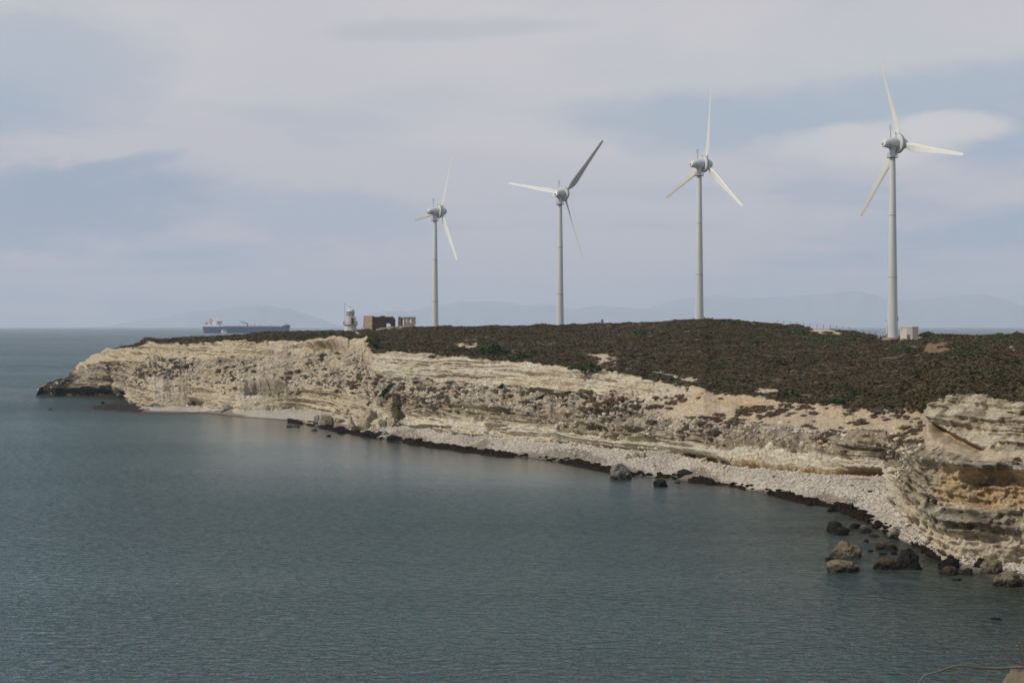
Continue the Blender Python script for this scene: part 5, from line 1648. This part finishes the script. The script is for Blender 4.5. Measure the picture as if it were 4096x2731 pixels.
for i, (x, y, w, h, lab, tl, pl, dp) in enumerate(GB):
    big_bush(x, y, w, h, lab, tl, plateau=pl, seed=i, deep=dp)

# ------------------------------------------------------------------ pebbles and rubble
def small_stone(seed):
    me = rock_mesh('stone', seed, 2, rough=0.3)
    return me

def build_stones():
    st = [small_stone(400 + i) for i in range(4)]
    m = (S_ == 1) * np.clip((T_ - 0.14) * 2.2, 0, 1) * (xx_ > 1480) * (xx_ < 4200) * np.clip(0.75 + TR['v1'], 0.1, 1.2) * (1 - 0.85 * TR['wetp'])
    p, r, c = sample_surface(m, 26000)
    s = rng.lognormal(-2.2, 0.42, len(p)).clip(0.05, 0.38)
    scl = np.stack([s * rng.uniform(0.8, 1.5, len(p)), s, s * rng.uniform(0.5, 0.8, len(p))], -1)
    rot = np.stack([rng.normal(0, 0.2, len(p)), rng.normal(0, 0.2, len(p)), rng.uniform(0, 6.28, len(p))], -1)
    point_scatter('pebbles', p, scl, rot, st, M['pebble'], 'white pebbles and cobbles covering the beach', 'pebbles')
    st2 = [small_stone(420 + i) for i in range(4)]
    tal = (TR['talus'] * (1 - 0.9 * np.clip(TR['sand'], 0, 1)) + ((S_ == 2) & (T_ > 0.5)) * 0.5 + ((S_ == 2) & (T_ < 0.12)) * 1.0 + ((S_ == 1) & (T_ > 0.9)) * 1.2)
    tal = tal * (1 - 0.75 * TR['outcrop'])
    p, r, c = sample_surface(tal * inview * np.clip(0.6 + 1.3 * TR['v1'], 0.1, 1.3), 9000)
    s = rng.lognormal(-1.85, 0.45, len(p)).clip(0.08, 0.55)
    scl = np.stack([s * rng.uniform(0.8, 1.6, len(p)), s, s * rng.uniform(0.5, 0.9, len(p))], -1)
    rot = np.stack([rng.normal(0, 0.4, len(p)), rng.normal(0, 0.4, len(p)), rng.uniform(0, 6.28, len(p))], -1)
    point_scatter('rubble', p, scl, rot, st2, M['rubble'], 'broken limestone rubble strewn over the slopes', 'rubble')
build_stones()

def build_wrack():
    st = [rock_mesh('weed_clump', 440 + i, 2, rough=0.5) for i in range(4)]
    m = (S_ == 1) * (1 - sstep(0.04, 0.2, T_ + 0.12 * TR['v1'])) * (xx_ > 1230) * (xx_ < 3760) * np.clip(0.3 + 2.5 * fbm(xx_ * 0.012, 0 * xx_ + 3, 0 * xx_, 3, 99), 0.05, 1)
    p, r, c = sample_surface(m, 1500)
    s = rng.lognormal(-1.35, 0.45, len(p)).clip(0.1, 0.65)
    p[:, 2] = np.maximum(p[:, 2], -0.05) + 0.12
    point_scatter('seaweed_clumps', p, np.stack([s * 1.5, s, s * 0.6], -1), np.stack([0 * s, 0 * s, rng.uniform(0, 6.28, len(p))], -1), st, M['seaweed'],
                  'dark clumps of seaweed thrown up along the waterline', 'seaweed')
build_wrack()

# ------------------------------------------------------------------ fence on the skyline
def build_fence():
    wood = plain('grey_fence_wood', (0.10, 0.085, 0.07), 0.9, 0.2)
    r = empty('wire_fence', (0, 0, 0))
    pts = []
    for i in range(17):
        t = i / 16
        x = 3110 + t * 420
        D = float(np.interp(x, *D_C)) - 4
        X = (x - CX) / F * D
        z = float(plateau_fast(X, D))
        pts.append((X, D, z))
    r.location = pts[0]
    pm = MB().tube([(0, 0, -0.4), (0, 0, 1.45)], [0.06, 0.05], 6).build('post', wood, r).data
    for i, q in enumerate(pts):
        o = [c for c in r.children][0] if i == 0 else bpy.data.objects.new('post', pm)
        if i: COL.objects.link(o); o.parent = r
        o.location = (q[0] - pts[0][0], q[1] - pts[0][1], q[2] - pts[0][2])
        o.rotation_euler = (random.uniform(-0.06, 0.06), random.uniform(-0.08, 0.08), 0)
    for h in (0.8, 1.3):
        MB().tube([(q[0] - pts[0][0], q[1] - pts[0][1], q[2] - pts[0][2] + h) for q in pts], 0.012, 4).build('wire', M['darksteel'], r)
    tag(r, 'thin post and wire fence on the skyline left of the tallest turbine', 'fence')
build_fence()

# ------------------------------------------------------------------ the spot the picture was taken from
def build_foreground():
    m = terrain_mat('foreground_soil', 9.0, 0.03, 0.3)
    u = np.linspace(-26, 26, 120); w = np.linspace(-22, 26, 110)
    U, W = np.meshgrid(u, w)
    X = U + 0.4 * fbm(U * 0.4, W * 0.4, 0 * U, 3, 141)
    Y = W
    z = 20.25 + 0.12 * fbm(X * 0.7, Y * 0.7, 0 * X, 4, 143)
    edge = 8.6 + 0.9 * fbm(X * 0.3, 0 * X, 0 * X, 3, 145)
    drop = np.clip(Y - edge, 0, None)
    z = z - drop * 1.9 - 0.5 * sstep(0, 1.0, drop)
    z = np.maximum(z, -3)
    c = np.broadcast_to(np.array([0.34, 0.27, 0.18]), X.shape + (3,)) * (0.85 + 0.3 * fbm(X, Y, 0 * X, 3, 147))[..., None]
    o = grid_mesh('viewpoint_ground', np.stack([X, Y, z], -1), m, c)
    tag(o, kind='structure')
    # sandstone knob in the corner
    D = 9.0
    me = rock_mesh('corner_rock', 79, 5, rough=0.22)
    sandm = plain('tan_sandstone', (0.20, 0.15, 0.095), 0.9, 0.25, 6.0, 0.03)
    me.materials.append(sandm)
    o = bpy.data.objects.new('corner_rock', me); COL.objects.link(o)
    top = P(4085, 2697, D)
    o.scale = (0.17, 0.2, 0.25)
    o.location = (top[0] + 0.02, D + 0.1, top[2] - 0.24)
    tag(o, 'tan sandstone knob in the bottom right corner', 'rock')
    # bare bent branch
    wood = plain('pale_bark', (0.15, 0.118, 0.088), 0.8, 0.35, 12.0, 0.004)
    Db = 8.6
    def q(x, y, d=0.0):
        return tuple(P(x, y, Db + d))
    r = empty('dry_branch', P(4300, 2720, Db))
    inv = Vector(r.location)
    def rel(l): return [tuple(Vector(a) - inv) for a in l]
    k = Db / F
    mb = MB().tube(rel([q(3655, 2775), q(3676, 2728), q(3698, 2700), q(3722, 2694), q(3748, 2686), q(3780, 2674), q(3811, 2663), q(3840, 2660), q(3866, 2662), q(3900, 2667), q(3950, 2670),
                        q(4001, 2671), q(4050, 2668), q(4096, 2666), q(4190, 2680), q(4300, 2720)]),
                   [3.2 * k, 3.5 * k, 4.4 * k, 4.0 * k, 4.0 * k, 4.2 * k, 4.4 * k, 5.0 * k, 4.6 * k, 4.4 * k, 4.6 * k, 5 * k, 5.2 * k, 5.4 * k, 6 * k, 7 * k], 9)
    stem = mb.build('stem', wood, r, True, 60)
    MB().tube(rel([q(3962, 2676), q(3950, 2692), q(3946, 2712), q(3938, 2740), q(3930, 2760)]), [2.6 * k, 2.2 * k, 2.0 * k, 1.8 * k, 1.5 * k], 7).build('twig', wood, r, True, 60)
    red = plain('reddish_dry_twig', (0.10, 0.06, 0.035), 0.8, 0.3, 10.0)
    tw = [[(4090, 2662), (4060, 2645), (4040, 2630), (4022, 2612), (4005, 2598), (3992, 2580)], [(4040, 2630), (4046, 2605), (4052, 2580)], [(4022, 2612), (4024, 2600), (4020, 2596)],
          [(4094, 2664), (4088, 2640), (4078, 2600), (4068, 2560)], [(4100, 2650), (4094, 2600), (4088, 2550)], [(4060, 2645), (4046, 2646), (4030, 2640)]]
    for l in tw:
        MB().tube(rel([q(a, b) for a, b in l]), [2.0 * k * (1 - 0.6 * i / len(l)) for i in range(len(l))], 6).build('twig', red, r, True, 60)
    tag(r, 'bare bent branch with thin reddish twigs in the bottom right corner', 'branch')
    # tuft of dry grass
    g = empty('grass_tuft', P(3830, 2760, Db))
    mb = MB()
    for i in range(60):
        a = random.uniform(-1.2, 1.2); h = random.uniform(0.03, 0.075)
        b0 = Vector((random.uniform(-0.035, 0.035), random.uniform(-0.03, 0.03), -0.02))
        mb.tube([b0, b0 + Vector((a * 0.012, 0, h * 0.6)), b0 + Vector((a * 0.035, 0, h))], [0.0011, 0.0009, 0.0003], 4)
    mb.build('blades', plain('dry_grass', (0.16, 0.115, 0.065), 0.8, 0.3), g)
    tag(g, 'small tuft of dry grass under the bent branch', 'grass')
build_foreground()

# ------------------------------------------------------------------ air
def build_haze():
    m = bpy.data.materials.new('sea_haze')
    m.use_nodes = True
    g = NT(m.node_tree)
    v = g.n('ShaderNodeVolumePrincipled')
    v.inputs['Color'].default_value = (0.84, 0.90, 1.0, 1)
    v.inputs['Density'].default_value = 5.0e-5
    v.inputs['Anisotropy'].default_value = 0.1
    o = g.n('ShaderNodeOutputMaterial')
    g.t.links.new(v.outputs[0], o.inputs['Volume'])
    hz = MB().box((0, 0, 275), (91000, 91000, 850)).build('haze', m)
    tag(hz, 'thin bluish sea haze in the air', 'haze', kind='stuff')
build_haze()
